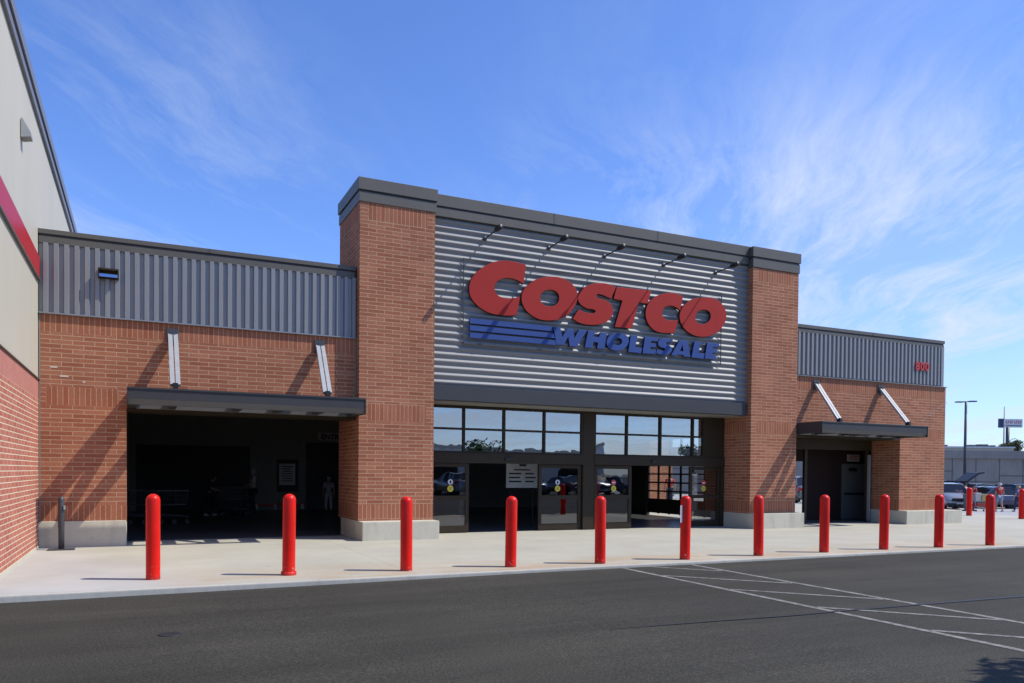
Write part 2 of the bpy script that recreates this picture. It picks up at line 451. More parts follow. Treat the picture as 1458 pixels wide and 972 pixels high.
M['lens_blue'] = paint('flood_lens', (.75,.8,.85), .05, 1.0, 0)
M['cart_dark'] = paint('cart_wire', (.10,.10,.105), .5, .3, .1)
M['ledger'] = paint('canopy_ledger', (.11,.105,.095), .6, 0, .1)
M['joint_seal'] = paint('joint_sealant', (.26,.21,.17), .7)
M['canopy_lip'] = paint('canopy_lip', (.13,.125,.115), .6, 0, .1, 3)  # same channel, colour made paler to carry light bounced off the ground
RED_LETTERS = {
 'C': [[(9.182,7.147,1),(9.05,7.169,0),(8.88,7.186,0),(8.713,7.193,0),(8.546,7.182,0),(8.381,7.149,0),(8.217,7.095,0),(8.055,7.01,0),(7.894,6.898,0),(7.754,6.771,0),(7.645,6.629,0),(7.586,6.484,0),(7.568,6.335,0),(7.589,6.199,0),(7.66,6.068,0),(7.782,5.951,0),(7.924,5.863,0),(8.087,5.795,0),(8.271,5.76,0),(8.457,5.755,0),(8.644,5.758,0),(8.769,5.77,0),(8.927,5.809,1),(9.017,6.296,1),(8.89,6.254,0),(8.744,6.22,0),(8.598,6.211,0),(8.473,6.226,0),(8.369,6.272,0),(8.307,6.331,0),(8.281,6.431,0),(8.305,6.545,0),(8.386,6.639,0),(8.489,6.697,0),(8.613,6.734,0),(8.738,6.74,0),(8.885,6.723,0),(9.012,6.681,0),(9.115,6.635,1)]],
 'O': [[(9.932,6.923,0),(10.13,6.939,0),(10.331,6.91,0),(10.534,6.835,0),(10.671,6.723,0),(10.752,6.574,0),(10.761,6.418,0),(10.699,6.255,0),(10.599,6.098,0),(10.455,5.957,0),(10.299,5.854,0),(10.1,5.778,0),(9.902,5.746,0),(9.683,5.739,0),(9.488,5.779,0),(9.314,5.859,0),(9.185,5.961,0),(9.099,6.086,0),(9.059,6.224,0),(9.074,6.378,0),(9.147,6.519,0),(9.284,6.658,0),(9.455,6.782,0),(9.649,6.861,0),(9.801,6.902,0)],[(9.892,6.565,0),(10.024,6.559,0),(10.135,6.509,0),(10.181,6.427,0),(10.178,6.319,0),(10.128,6.227,0),(10.04,6.16,0),(9.919,6.129,0),(9.788,6.129,0),(9.678,6.182,0),(9.623,6.263,0),(9.615,6.339,0),(9.643,6.419,0),(9.718,6.504,0)]],
 'S': [[(11.994,6.86,1),(11.851,6.904,0),(11.685,6.932,0),(11.497,6.925,0),(11.334,6.905,0),(11.15,6.847,0),(10.99,6.76,0),(10.854,6.637,0),(10.783,6.512,0),(10.778,6.393,0),(10.836,6.291,0),(10.951,6.223,0),(11.089,6.178,0),(11.251,6.173,0),(11.333,6.138,0),(11.287,6.078,0),(11.16,6.065,0),(10.976,6.078,0),(10.792,6.129,1),(10.614,5.857,1),(10.774,5.783,0),(10.957,5.746,0),(11.187,5.741,0),(11.419,5.771,0),(11.606,5.828,0),(11.746,5.91,0),(11.863,6.042,0),(11.908,6.177,0),(11.883,6.315,0),(11.799,6.407,0),(11.668,6.464,0),(11.527,6.49,0),(11.398,6.516,0),(11.362,6.562,0),(11.397,6.606,0),(11.502,6.607,0),(11.666,6.574,0),(11.832,6.525,1)]],
 'T': [[(12.02,6.876,1),(13.192,6.9,1),(13.061,6.512,1),(12.759,6.517,1),(12.538,5.761,1),(11.964,5.752,1),(12.21,6.512,1),(11.918,6.533,1)]],
 'C2': [[(14.302,6.847,1),(14.173,6.888,0),(14.016,6.908,0),(13.838,6.904,0),(13.662,6.871,0),(13.487,6.816,0),(13.325,6.737,0),(13.185,6.633,0),(13.079,6.506,0),(13.021,6.376,0),(12.997,6.249,0),(13.016,6.108,0),(13.077,5.971,0),(13.186,5.855,0),(13.329,5.769,0),(13.504,5.73,0),(13.702,5.729,0),(13.879,5.744,0),(14.024,5.761,1),(14.145,6.158,1),(14.04,6.126,0),(13.895,6.113,0),(13.74,6.121,0),(13.64,6.166,0),(13.579,6.25,0),(13.572,6.321,0),(13.614,6.415,0),(13.712,6.497,0),(13.844,6.532,0),(13.978,6.527,0),(14.113,6.482,0),(14.215,6.428,1)]],
 'O2': [[(15.18,6.905,0),(15.391,6.914,0),(15.58,6.868,0),(15.748,6.773,0),(15.857,6.652,0),(15.915,6.507,0),(15.911,6.347,0),(15.842,6.181,0),(15.714,6.02,0),(15.527,5.882,0),(15.293,5.779,0),(15.061,5.732,0),(14.83,5.732,0),(14.599,5.786,0),(14.416,5.88,0),(14.278,6.015,0),(14.203,6.163,0),(14.194,6.317,0),(14.259,6.478,0),(14.392,6.637,0),(14.56,6.755,0),(14.742,6.838,0),(14.948,6.881,0)],[(15.07,6.533,0),(15.21,6.524,0),(15.305,6.459,0),(15.33,6.368,0),(15.296,6.263,0),(15.205,6.171,0),(15.054,6.111,0),(14.915,6.108,0),(14.811,6.163,0),(14.763,6.251,0),(14.784,6.363,0),(14.863,6.463,0),(14.955,6.512,0)]],
}
BLUE_LETTERS = {
 'W': [[(10.009,5.602,1),(10.25,5.594,1),(10.305,5.366,1),(10.434,5.583,1),(10.649,5.581,1),(10.687,5.372,1),(10.806,5.586,1),(11.094,5.589,1),(10.757,5.096,1),(10.518,5.094,1),(10.48,5.329,1),(10.352,5.112,1),(10.115,5.105,1)]],
 'H': [[(11.104,5.586,1),(11.345,5.584,1),(11.303,5.439,1),(11.448,5.439,1),(11.503,5.577,1),(11.731,5.576,1),(11.646,5.103,1),(11.382,5.095,1),(11.42,5.264,1),(11.299,5.272,1),(11.255,5.099,1),(10.991,5.1,1)]],
 'O': [[(12.081,5.603,0),(12.248,5.6,0),(12.385,5.546,0),(12.449,5.455,0),(12.44,5.339,0),(12.369,5.228,0),(12.234,5.129,0),(12.068,5.087,0),(11.902,5.096,0),(11.768,5.156,0),(11.705,5.255,0),(11.704,5.359,0),(11.763,5.469,0),(11.896,5.567,0)],[(12.084,5.442,0),(12.177,5.424,0),(12.205,5.365,0),(12.179,5.31,0),(12.086,5.267,0),(11.982,5.286,0),(11.951,5.335,0),(11.991,5.403,0)]],
 'L': [[(12.5,5.582,1),(12.752,5.577,1),(12.674,5.247,1),(12.908,5.249,1),(12.87,5.072,1),(12.413,5.084,1)]],
 'E': [[(12.981,5.579,1),(13.469,5.576,1),(13.434,5.451,1),(13.22,5.452,1),(13.21,5.412,1),(13.399,5.409,1),(13.371,5.276,1),(13.201,5.277,1),(13.187,5.231,1),(13.402,5.226,1),(13.367,5.087,1),(12.898,5.074,1)]],
 'S': [[(13.917,5.577,1),(13.766,5.59,0),(13.612,5.577,0),(13.481,5.518,0),(13.428,5.415,0),(13.473,5.328,0),(13.594,5.287,0),(13.683,5.263,0),(13.65,5.23,0),(13.54,5.229,0),(13.415,5.256,1),(13.367,5.119,1),(13.509,5.088,0),(13.685,5.088,0),(13.851,5.14,0),(13.949,5.238,0),(13.943,5.328,0),(13.858,5.385,0),(13.751,5.413,0),(13.746,5.449,0),(13.835,5.451,0),(13.897,5.437,1)]],
 'A': [[(14.201,5.576,1),(14.507,5.568,1),(14.618,5.089,1),(14.356,5.085,1),(14.337,5.13,1),(14.152,5.135,1),(14.119,5.09,1),(13.885,5.092,1)],[(14.306,5.402,1),(14.331,5.257,1),(14.245,5.26,1)]],
 'L2': [[(14.735,5.582,1),(15.0,5.579,1),(14.914,5.255,1),(15.146,5.253,1),(15.095,5.068,1),(14.629,5.086,1)]],
 'E2': [[(15.21,5.583,1),(15.688,5.578,1),(15.659,5.456,1),(15.458,5.457,1),(15.443,5.415,1),(15.62,5.411,1),(15.584,5.276,1),(15.431,5.281,1),(15.418,5.232,1),(15.585,5.225,1),(15.548,5.086,1),(15.114,5.08,1)]],
}
# ------------------------------------------------------------------ camera
CAMZ = 1.65
yaw, pitch, roll = .441112613, -.0181629641, .00942931131
def cam_axes():
    cy_, sy_ = cos(yaw), sin(yaw)
    r = Vector((cy_, -sy_, 0)); f = Vector((sy_, cy_, 0)); u = Vector((0, 0, 1))
    cp, sp = cos(pitch), sin(pitch)
    f2 = f*cp+u*sp; u2 = u*cp-f*sp
    cr, sr = cos(roll), sin(roll)
    return r*cr+u2*sr, u2*cr-r*sr, f2
r_, u_, f_ = cam_axes()
cam = bpy.data.cameras.new('camera'); co = bpy.data.objects.new('camera', cam); COL.objects.link(co)
mw = Matrix((( r_.x, u_.x, -f_.x, 0), (r_.y, u_.y, -f_.y, 0), (r_.z, u_.z, -f_.z, CAMZ), (0, 0, 0, 1)))
co.matrix_world = mw
cam.sensor_fit = 'HORIZONTAL'; cam.sensor_width = 36
cam.lens = 36*1116.79/1458
cam.shift_x = 0.0
cam.shift_y = (693.04-486)/1458
cam.clip_start = .05; cam.clip_end = 4000
S.camera = co

# ------------------------------------------------------------------ ground
def sstep(a, b, x):
    t = min(1, max(0, (x-a)/(b-a))); return t*t*(3-2*t)
def z_road(x, y): return -.085 + .042*sstep(-2, 7.5, x)
def z_lot(x, y): return -.012 - .40*sstep(34, 46, x) - .25*sstep(46, 75, x)

def sheet(name, xs, ys, zf, mat):
    mb = MB()
    V = [[mb.bm.verts.new((x, y, zf(x, y))) for y in ys] for x in xs]
    for i in range(len(xs)-1):
        for j in range(len(ys)-1):
            f = mb.bm.faces.new([V[i][j], V[i+1][j], V[i+1][j+1], V[i][j+1]]); f.smooth = True
    return mb.build(name, mat, kind='structure', recalc=False)
def lin(a, b, n): return [a+(b-a)*i/n for i in range(n+1)]

sheet('ground', lin(-1600, 1600, 4), lin(-1600, 1600, 4), lambda x, y: -1.35, M['ground'])
sheet('road', lin(-45, 34, 40), lin(-75, 11.9, 4), z_road, M['asphalt'])
sheet('parking_lot', lin(33.98, 150, 50), lin(-75, 120, 4), lambda x, y: z_lot(x, y), M['lot'])
mb = MB(); mb.box(-40, 34, 12.03, 62, -.6, 0.0)
mb.build('sidewalk', M['walk'], kind='structure')
mb = MB(); mb.box(-40, 34, 11.86, 12.025, -.6, .002, bev=.018)
mb.build('curb', M['curb'], kind='structure')
# painted hatch on the asphalt
mb = MB()
def stripe(a, b, w):
    a, b = Vector((*a, 0)), Vector((*b, 0)); d = (b-a).normalized(); s = Vector((-d.y, d.x, 0))*w/2
    n = 8
    P = [a+(b-a)*i/n for i in range(n+1)]
    for p, q in zip(P, P[1:]):
        mb.face([(*(p-s).xy, z_road(p.x, 0)+.004), (*(q-s).xy, z_road(q.x, 0)+.004), (*(q+s).xy, z_road(q.x, 0)+.004), (*(p+s).xy, z_road(p.x, 0)+.004)])
stripe((7.78, 3.2), (7.80, 11.82), .10)
stripe((9.25, 3.2), (9.31, 11.82), .10)
for yb in (12.35, 10.72, 9.06, 7.41, 5.80, 4.15):
    x0, y0 = 7.85, yb; x1, y1 = 9.21, yb-1.52
    if y0 > 11.8: x0 += (y0-11.8); y0 = 11.8
    stripe((x0, y0), (x1, y1), .085)
for f in mb.bm.faces: f.normal_update()
mb.build('painted_road_markings', M['line'], kind='structure')
# narrow dark strip on the asphalt, wobbling a little
mb = MB()
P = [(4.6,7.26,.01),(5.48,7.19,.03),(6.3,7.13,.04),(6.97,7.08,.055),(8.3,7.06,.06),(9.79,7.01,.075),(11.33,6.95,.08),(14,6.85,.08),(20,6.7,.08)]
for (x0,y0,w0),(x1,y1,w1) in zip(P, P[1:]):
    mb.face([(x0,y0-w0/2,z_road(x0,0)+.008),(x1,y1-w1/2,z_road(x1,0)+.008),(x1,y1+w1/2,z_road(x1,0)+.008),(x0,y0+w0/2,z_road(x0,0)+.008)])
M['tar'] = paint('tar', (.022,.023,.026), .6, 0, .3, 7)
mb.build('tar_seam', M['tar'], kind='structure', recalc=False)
# valve cover
mb = MB(); mb.lathe([(.115,-.02),(.115,.006),(.105,.010),(.09,.008),(0,.008)], (0,0,0), 28)
M['castiron'] = paint('cast_iron', (.030,.029,.028), .7, .3, .3, 25)
t = mb.build('utility_cover', M['castiron'], label='small round dark iron utility cover set in the asphalt at the lower left', cat='utility cover', loc=(.27, 8.92, z_road(.27, 0)))

# ------------------------------------------------------------------ store building
BLOC = Vector((4.7, 18.6, 0))
B = empty('store_building', BLOC, label='brick and grey metal store entrance with two tall brick pillars and glass sliding doors', cat='building')
def bpart(mb, name, mats, parent=B, label=None, recalc=True, kind=None):
    o = mb.build(name, mats, parent=parent, label=label, recalc=recalc, kind=kind)
    if parent is B: o.matrix_parent_inverse = Matrix.Translation(-BLOC)
    return o

def brick_faces(mb, axis, c, u0, u1, z0, z1, bands, flip, zref=.498, mb_=(0, 1)):
    """vertical brick sheet; axis 'y': plane y=c spanning x; axis 'x': plane x=c spanning y. bands: (z0,z1,inset0,inset1)"""
    zs = sorted(set([z0, z1] + [z for b in bands for z in b[:2] if z0 < z < z1]))
    for a, b_ in zip(zs, zs[1:]):
        band = None
        for b in bands:
            if a >= b[0]-1e-4 and b_ <= b[1]+1e-4: band = b
        us = [(u0, u1, False)]
        if band:
            s0, s1 = u0+band[2], u1-band[3]
            us = []
            if s0 > u0+1e-4: us.append((u0, s0, False))
            us.append((s0, s1, True))
            if s1 < u1-1e-4: us.append((s1, u1, False))
        for ua, ub, sol in us:
            P = [(ua, a), (ub, a), (ub, b_), (ua, b_)]
            pts = [((p[0], c, p[1]) if axis == 'y' else (c, p[0], p[1])) for p in P]
            if sol: uv = [(p[1]-band[0]+.002, p[0]-ua) for p in P]
            else: uv = [(p[0]-u0, p[1]-zref) for p in P]
            if flip: pts, uv = pts[::-1], uv[::-1]
            mb.face(pts, mb_[1] if sol else mb_[0], uv)

def brick_box(mb, x0, x1, y0, y1, z0, z1, bands, sides='flr', top=True, mats=(0, 1)):
    if 'f' in sides: brick_faces(mb, 'y', y0, x0, x1, z0, z1, bands, False, mb_=mats)
    if 'b' in sides: brick_faces(mb, 'y', y1, x0, x1, z0, z1, bands, True, mb_=mats)
    sb = [(b[0], b[1], .205 if b[2] else 0, .205 if b[2] else 0) for b in bands]
    if 'l' in sides: brick_faces(mb, 'x', x0, y0, y1, z0, z1, sb, True, mb_=mats)
    if 'r' in sides: brick_faces(mb, 'x', x1, y0, y1, z0, z1, sb, False, mb_=mats)
    if top: mb.face([(x0,y0,z1),(x1,y0,z1),(x1,y1,z1),(x0,y1,z1)], mats[0], [(0,0),(.3,0),(.3,.05),(0,.05)])
    mb.face([(x0,y0,z0),(x0,y1,z0),(x1,y1,z0),(x1,y0,z0)], mats[0], [(0,0),(.3,0),(.3,.05),(0,.05)])
BM = [M['brick'], M['soldier']]
PB = [(.498,.842,0,0),(2.879,3.294,.205,.205),(7.68,8.09,.205,.205)]

def coping(mb, x0, x1, y0, y1, zt, zm, zb, o1=.05, o2=.025):
    """two stepped metal bands with a recessed shadow gap"""
    mb.box(x0-o1, x1+o1, y0-o1, y1+o1, zm+.012, zt, 0, bev=.008)
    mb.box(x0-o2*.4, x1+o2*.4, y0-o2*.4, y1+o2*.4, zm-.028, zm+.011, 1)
    mb.box(x0-o2, x1+o2, y0-o2, y1+o2, zb, zm-.029, 0, bev=.006)
    L = x1-x0
    if L > 3:                                                     # lap seams of the metal lengths
        n = int(L/3.0)
        for i in range(1, n):
            xs = x0+L*i/n
            mb.box(xs-.035, xs+.035, y0-o1-.004, y0-o1+.01, zm+.02, zt-.006, 0); mb.box(xs-.006, xs+.006, y0-o1-.006, y0-o1, zm+.022, zt-.008, 1)
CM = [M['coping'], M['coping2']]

# pillars
mb = MB(); brick_box(mb, 4.705, 6.60, 18.60, 20.70, .44, 8.10, PB)
lp = bpart(mb, 'brick_pillar', BM, recalc=False, label='left brick pillar, nearer and standing beside the dark cart opening')
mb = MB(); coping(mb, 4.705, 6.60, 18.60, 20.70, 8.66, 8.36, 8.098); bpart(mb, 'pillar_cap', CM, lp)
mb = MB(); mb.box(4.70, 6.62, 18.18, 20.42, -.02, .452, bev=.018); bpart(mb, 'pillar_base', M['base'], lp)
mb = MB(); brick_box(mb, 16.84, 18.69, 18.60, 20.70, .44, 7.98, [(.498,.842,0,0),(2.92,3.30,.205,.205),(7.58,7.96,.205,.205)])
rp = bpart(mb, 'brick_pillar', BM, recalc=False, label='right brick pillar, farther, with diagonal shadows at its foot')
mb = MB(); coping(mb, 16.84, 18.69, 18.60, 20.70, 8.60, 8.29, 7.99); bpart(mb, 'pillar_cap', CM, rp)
mb = MB(); mb.box(16.838, 18.885, 18.40, 20.42, -.02, .47, bev=.018); bpart(mb, 'pillar_base', M['base'], rp)

# left wing
YA = 18.85
LB = [(.560,.873,0,0),(2.97,3.36,.13,.14)]
mb = MB()
brick_box(mb, -1.925, -.30, YA, 19.55, .50, 2.97, [(.56,.873,0,0)], sides='fr', top=False)
x0, x1 = -1.925, 4.70
for zz in ((2.97, 3.37, [(2.97,3.36,.13,4.70+.44)]), (3.37, 4.845, [(4.48,4.845,0,0)])):
    brick_faces(mb, 'y', YA, x0, x1, zz[0], zz[1], zz[2], False, zref=.56+.0)
mb.box(-1.925, 4.70, YA+.03, 19.58, 2.972, 4.84, 0, skip='f')
bpart(mb, 'brick_wall', BM, recalc=False, label='brick wall around the wide dark opening on the left')
mb = MB(); mb.box(-.299, 4.70, 18.856, 19.57, 2.90, 2.968); bpart(mb, 'lintel', M['bronze'])
mb = MB(); mb.box(-1.93, -.30, 18.78, 19.5, -.02, .545, bev=.015); bpart(mb, 'wall_base', M['base'])

def v_siding(mb, x0, x1, yb, z0, z1, pitch=.190, d=.054):
    n = int(round((x1-x0)/pitch)); p = (x1-x0)/n
    pts = []
    for k in range(n):
        a = x0+k*p
        pts += [(a, yb), (a+.32*p, yb), (a+.42*p, yb-d), (a+.84*p, yb-d), (a+.94*p, yb)]
    pts.append((x1, yb))
    for (xa, ya), (xb, ybb) in zip(pts, pts[1:]):
        mb.face([(xa,ya,z0),(xb,ybb,z0),(xb,ybb,z1),(xa,ya,z1)])
    mb.box(x0, x1, yb+.01, yb+.25, z0, z1, 0)
def h_siding(mb, x0, x1, yb, z0, z1, pitch=.1742, d=.047):
    n = int(round((z1-z0)/pitch)); p = (z1-z0)/n
    K = 10
    pts = [(yb-d*.5*(1-cos(2*pi*i/K)), z0+p*i/K) for i in range(n*K+1)]
    for (ya, za), (yb_, zb) in zip(pts, pts[1:]):
        mb.face([(x0,ya,za),(x1,ya,za),(x1,yb_,zb),(x0,yb_,zb)], smooth=True)
    bmesh.ops.remove_doubles(mb.bm, verts=mb.bm.verts[:], dist=1e-5)
    mb.box(x0, x1, yb+.02, yb+.25, z0, z1, 0)

mb = MB(); v_siding(mb, -1.92, 4.70, 18.875, 4.875, 6.31); bpart(mb, 'metal_siding', M['siding'], recalc=False, label='vertical ribbed siding above the left opening')
mb = MB(); mb.box(-1.922, 4.70, 18.79, 18.87, 4.846, 4.874); bpart(mb, 'siding_sill', M['siding'])
mb = MB(); coping(mb, -1.90, 4.64, 18.86, 19.4, 6.585, 6.475, 6.30, o1=.04, o2=.02); bpart(mb, 'roof_coping', CM)

# right wing
mb = MB()
brick_box(mb, 23.74, 26.05, YA, 20.02, .44, 2.97, [(.498,.842,0,0)], sides='flr', top=False)
for zz in ((2.97, 3.34, [(2.97,3.33,(24.55-18.69),.205)]), (3.34, 4.84, [(4.42,4.84,0,0)])):
    brick_faces(mb, 'y', YA, 18.69, 26.05, zz[0], zz[1], zz[2], False)
    brick_faces(mb, 'x', 26.05, YA, 21.6, zz[0], zz[1], [], False)
mb.box(18.69, 26.04, YA+.03, 20.02, 2.972, 4.83, 0, skip='f')
bpart(mb, 'brick_wall', BM, recalc=False, label='brick wall around the narrow opening on the right')
mb = MB(); mb.box(18.695, 23.735, 18.856, 20.0, 2.90, 2.968); bpart(mb, 'lintel', M['bronze'])
mb = MB(); mb.box(23.70, 26.58, 18.50, 20.0, -.02, .462, bev=.018); bpart(mb, 'wall_base', M['base'])
mb = MB(); v_siding(mb, 18.69, 25.72, 18.875, 4.885, 6.24); bpart(mb, 'metal_siding', M['siding'], recalc=False, label='vertical ribbed siding above the right opening')
mb = MB(); mb.box(25.722, 25.86, 18.80, 19.1, 4.862, 6.24); bpart(mb, 'siding_corner_trim', M['siding'])
mb = MB(); mb.box(18.69, 26.07, 18.79, 19.3, 4.841, 4.861); bpart(mb, 'wall_coping', M['siding'])
mb = MB(); coping(mb, 18.74, 25.88, 18.86, 19.4, 6.49, 6.37, 6.235, o1=.04, o2=.02); bpart(mb, 'roof_coping', CM)

# centre: ribbed sign wall, fascia, header
mb = MB(); h_siding(mb, 6.60, 16.84, 18.845, 3.845, 8.10); bpart(mb, 'ribbed_sign_wall', M['siding_h'], recalc=False)
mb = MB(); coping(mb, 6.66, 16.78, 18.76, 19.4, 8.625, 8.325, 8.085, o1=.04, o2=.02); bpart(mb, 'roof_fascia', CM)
mb = MB(); mb.box(6.602, 16.76, 18.72, 18.93, 3.475, 3.838, bev=.006); bpart(mb, 'header_beam', M['beam'])
mb = MB(); mb.box(6.602, 16.838, 18.935, 20.1, 3.455, 3.52); bpart(mb, 'entrance_soffit', M['soffit'])

# glazing of the main entrance
YG = 19.85
ZT, ZM, ZB, ZD = 3.43, 2.825, 2.175, 1.90
verts = [6.95, 7.90, 9.10, 10.36, 11.60]
vertsR = [12.03, 13.15, 14.37, 15.60, 16.02]
def transom(xs, right_end):
    mb = MB()
    w = .055
    for x in xs: mb.box(x-w/2, x+w/2, YG-.06, YG+.06, ZB, ZT)
    for za, zb in ((ZT-.05, ZT), (ZM-.028, ZM+.028), (ZB, ZB+.05)):
        for xa, xb in zip(xs, xs[1:]): mb.box(xa+w/2, xb-w/2, YG-.055, YG+.055, za, zb)
    fr = bpart(mb, 'transom_window', M['bronze'])
    mb = MB()
    for xa, xb in zip(xs, xs[1:]):
        for za, zb in ((ZB+.05, ZM-.028), (ZM+.028, ZT-.05)):
            j = random.uniform(-.0025, .0025); j2 = random.uniform(-.002, .002)
            mb.face([(xa+w/2,YG+j,za),(xb-w/2,YG-j,za),(xb-w/2,YG-j+j2,zb),(xa+w/2,YG+j+j2,zb)])
    bpart(mb, 'window_pane', M['glass'], fr, recalc=False)
transom([6.62]+verts, 11.6)
transom(vertsR, 16.0)
mb = MB()
mb.box(11.63, 12.0, YG-.07, YG+.07, 0, ZT)                       # centre post
mb.box(16.05, 16.838, YG-.05, YG+.05, ZB, ZT)                    # blank panel at the right end
mb.box(6.61, 11.628, YG-.09, YG+.09, ZD, ZB-.002); mb.box(12.002, 16.838, YG-.09, YG+.09, ZD, ZB-.002)   # door operator housing
mb.box(16.70, 16.838, YG-.07, YG+.07, 0, ZD-.002)
mb.box(6.61, 6.72, YG-.07, YG+.07, 0, ZD-.002)
bpart(mb, 'door_frame', M['bronze'])
for x in (9.2, 14.1):
    mb = MB(); mb.box(x-.09, x+.09, YG-.14, YG-.091, 1.99, 2.06); bpart(mb, 'door_sensor', M['black'])

def disc(mb, x, y, z, r, mi, n=18):
    mb.face([(x+r*cos(2*pi*k/n), y, z+r*sin(2*pi*k/n)) for k in range(n)], mi)
def sliding_door(x0, x1, y, label, sticker=None, sx=None):
    mb = MB(); w = .10; zt = ZD-.01
    mb.box(x0, x0+w, y-.03, y+.03, .02, zt); mb.box(x1-w, x1, y-.03, y+.03, .02, zt)
    mb.box(x0+w, x1-w, y-.03, y+.03, .02, .20); mb.box(x0+w, x1-w, y-.03, y+.03, .90, 1.01); mb.box(x0+w, x1-w, y-.03, y+.03, zt-.10, zt)
    d = bpart(mb, 'sliding_door', M['bronze'], label=label)
    mb = MB()
    for za, zb in ((.20,.90),(1.01,zt-.10)):
        j = random.uniform(-.003,.003)
        mb.face([(x0+w,y+j,za),(x1-w,y-j,za),(x1-w,y-j,zb),(x0+w,y+j,zb)])
    bpart(mb, 'door_pane', M['glass_door'], d, recalc=False)
    if sticker:
        mb = MB(); yy = y-.034; sx = sx if sx else (x0+x1)/2
        if sticker == 'arrow':
            disc(mb, sx, yy, 1.385, .085, 0); disc(mb, sx, yy-.003, 1.385, .070, 1)
            mb.face([(sx-.05,yy-.006,1.375),(sx-.02,yy-.006,1.375),(sx-.02,yy-.006,1.335),(sx+.02,yy-.006,1.335),(sx+.02,yy-.006,1.375),(sx+.05,yy-.006,1.375),(sx,yy-.006,1.44)], 2)
        else:
            disc(mb, sx, yy, 1.385, .085, 3); mb.face([(sx-.055,yy-.003,1.368),(sx+.055,yy-.003,1.368),(sx+.055,yy-.003,1.402),(sx-.055,yy-.003,1.402)], 1)
        mb.face([(sx+.09*cos(pi/8+k*pi/4), yy, 1.205+.09*sin(pi/8+k*pi/4)) for k in range(8)], 4)
        for i in range(3): mb.face([(sx-.05,yy-.003,1.165+.033*i),(sx+.05,yy-.003,1.165+.033*i),(sx+.05,yy-.003,1.176+.033*i),(sx-.05,yy-.003,1.176+.033*i)], 2)
        bpart(mb, 'sticker', [M['navy_ink'], M['sticker_white'], M['ink'], M['sticker_red'], M['yellow']], d, recalc=False)
    return d
sliding_door(6.73, 8.06, YG+.0, 'far left sliding door beside the left pillar', 'arrow', 7.52)
sliding_door(10.21, 11.60, YG+.03, 'sliding door left of the centre post', 'arrow', 10.82)
sliding_door(12.05, 13.36, YG+.03, 'sliding door right of the centre post', 'noentry', 12.72)
sliding_door(15.50, 16.69, YG+.0, 'far right sliding door beside the right pillar', 'noentry', 16.05)

# right wing glazed opening and inner corridor
YS = 20.06
mb = MB()
mb.box(20.52, 20.64, YS-.05, YS+.05, 0, 2.55); mb.box(23.50, 23.60, YS-.05, YS+.05, 0, 2.55)
mb.box(18.70, 23.735, YS-.05, YS+.05, 2.552, 3.19)
bpart(mb, 'door_frame', M['bronze'])
mb = MB(); mb.box(23.53, 23.57, YS-.16, YS-.052, .05, 2.4); bpart(mb, 'door_edge', M['steel'])
# back wall of the corridor with a gap to the yard
mb = MB()
mb.box(18.70, 21.35, 21.50, 21.7, 0, 3.2); mb.box(21.35, 22.18, 21.50, 21.7, 2.17, 3.2); mb.box(22.18, 26.04, 21.50, 21.7, 0, 3.2)
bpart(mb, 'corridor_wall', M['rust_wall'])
mb = MB(); mb.box(23.9, 25.08, 21.44, 21.49, .02, 2.10); dd = bpart(mb, 'steel_door', M['door_grey'])
mb = MB(); mb.box(24.0, 24.98, 21.39, 21.43, .93, 1.01); bpart(mb, 'push_bar', M['black'], dd)
mb = MB(); mb.box(24.22, 24.62, 21.40, 21.435, 1.82, 1.95); bpart(mb, 'door_closer', M['black'], dd)
mb = MB(); mb.box(25.0, 25.45, 20.6, 21.3, 0, .95, bev=.02); bpart(mb, 'waste_bin', M['inside_dark'])
mb = MB(); mb.box(24.18, 24.80, 21.46, 21.49, 2.20, 2.46, 0)
for i in range(3): mb.box(24.24, 24.74, 21.452, 21.459, 2.25+.07*i, 2.28+.07*i, 1)
bpart(mb, 'wall_notice', [M['paper'], M['sticker_red']])
mb = MB(); mb.box(25.88, 26.04, 20.02, 21.5, 0, 3.2); bpart(mb, 'side_wall', M['rust_wall'])
mb = MB()
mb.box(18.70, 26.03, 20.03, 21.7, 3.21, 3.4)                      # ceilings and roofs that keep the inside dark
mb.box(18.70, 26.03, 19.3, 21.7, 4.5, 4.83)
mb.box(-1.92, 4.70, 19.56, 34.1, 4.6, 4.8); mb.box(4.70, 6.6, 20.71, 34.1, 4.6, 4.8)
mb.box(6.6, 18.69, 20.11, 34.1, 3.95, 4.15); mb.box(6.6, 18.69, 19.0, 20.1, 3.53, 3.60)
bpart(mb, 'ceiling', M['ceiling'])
mb = MB(); mb.box(-1.91, 18.66, 19.05, 34.12, 4.9, 5.1); bpart(mb, 'roof_slab', M['ceiling'])  # unseen slab added to stop sunlight leaking into the halls
mb = MB(); mb.box(-1.92, 18.70, 34.0, 34.15, 0, 4.8); bpart(mb, 'inner_wall', M['inside_wall'])
mb = MB(); mb.box(-.2, 4.05, 33.93, 33.99, 0, 2.62); bpart(mb, 'shutter_door', M['inside_dark'], label='dark closed roller shutter on the inner wall')
mb = MB(); mb.box(6.35, 9.6, 33.9, 33.98, 0, 2.85); bpart(mb, 'doorway', M['black'], label='dark doorway under the entrance sign')  # closed black sheet, its colour stands for the unlit depth of the opening
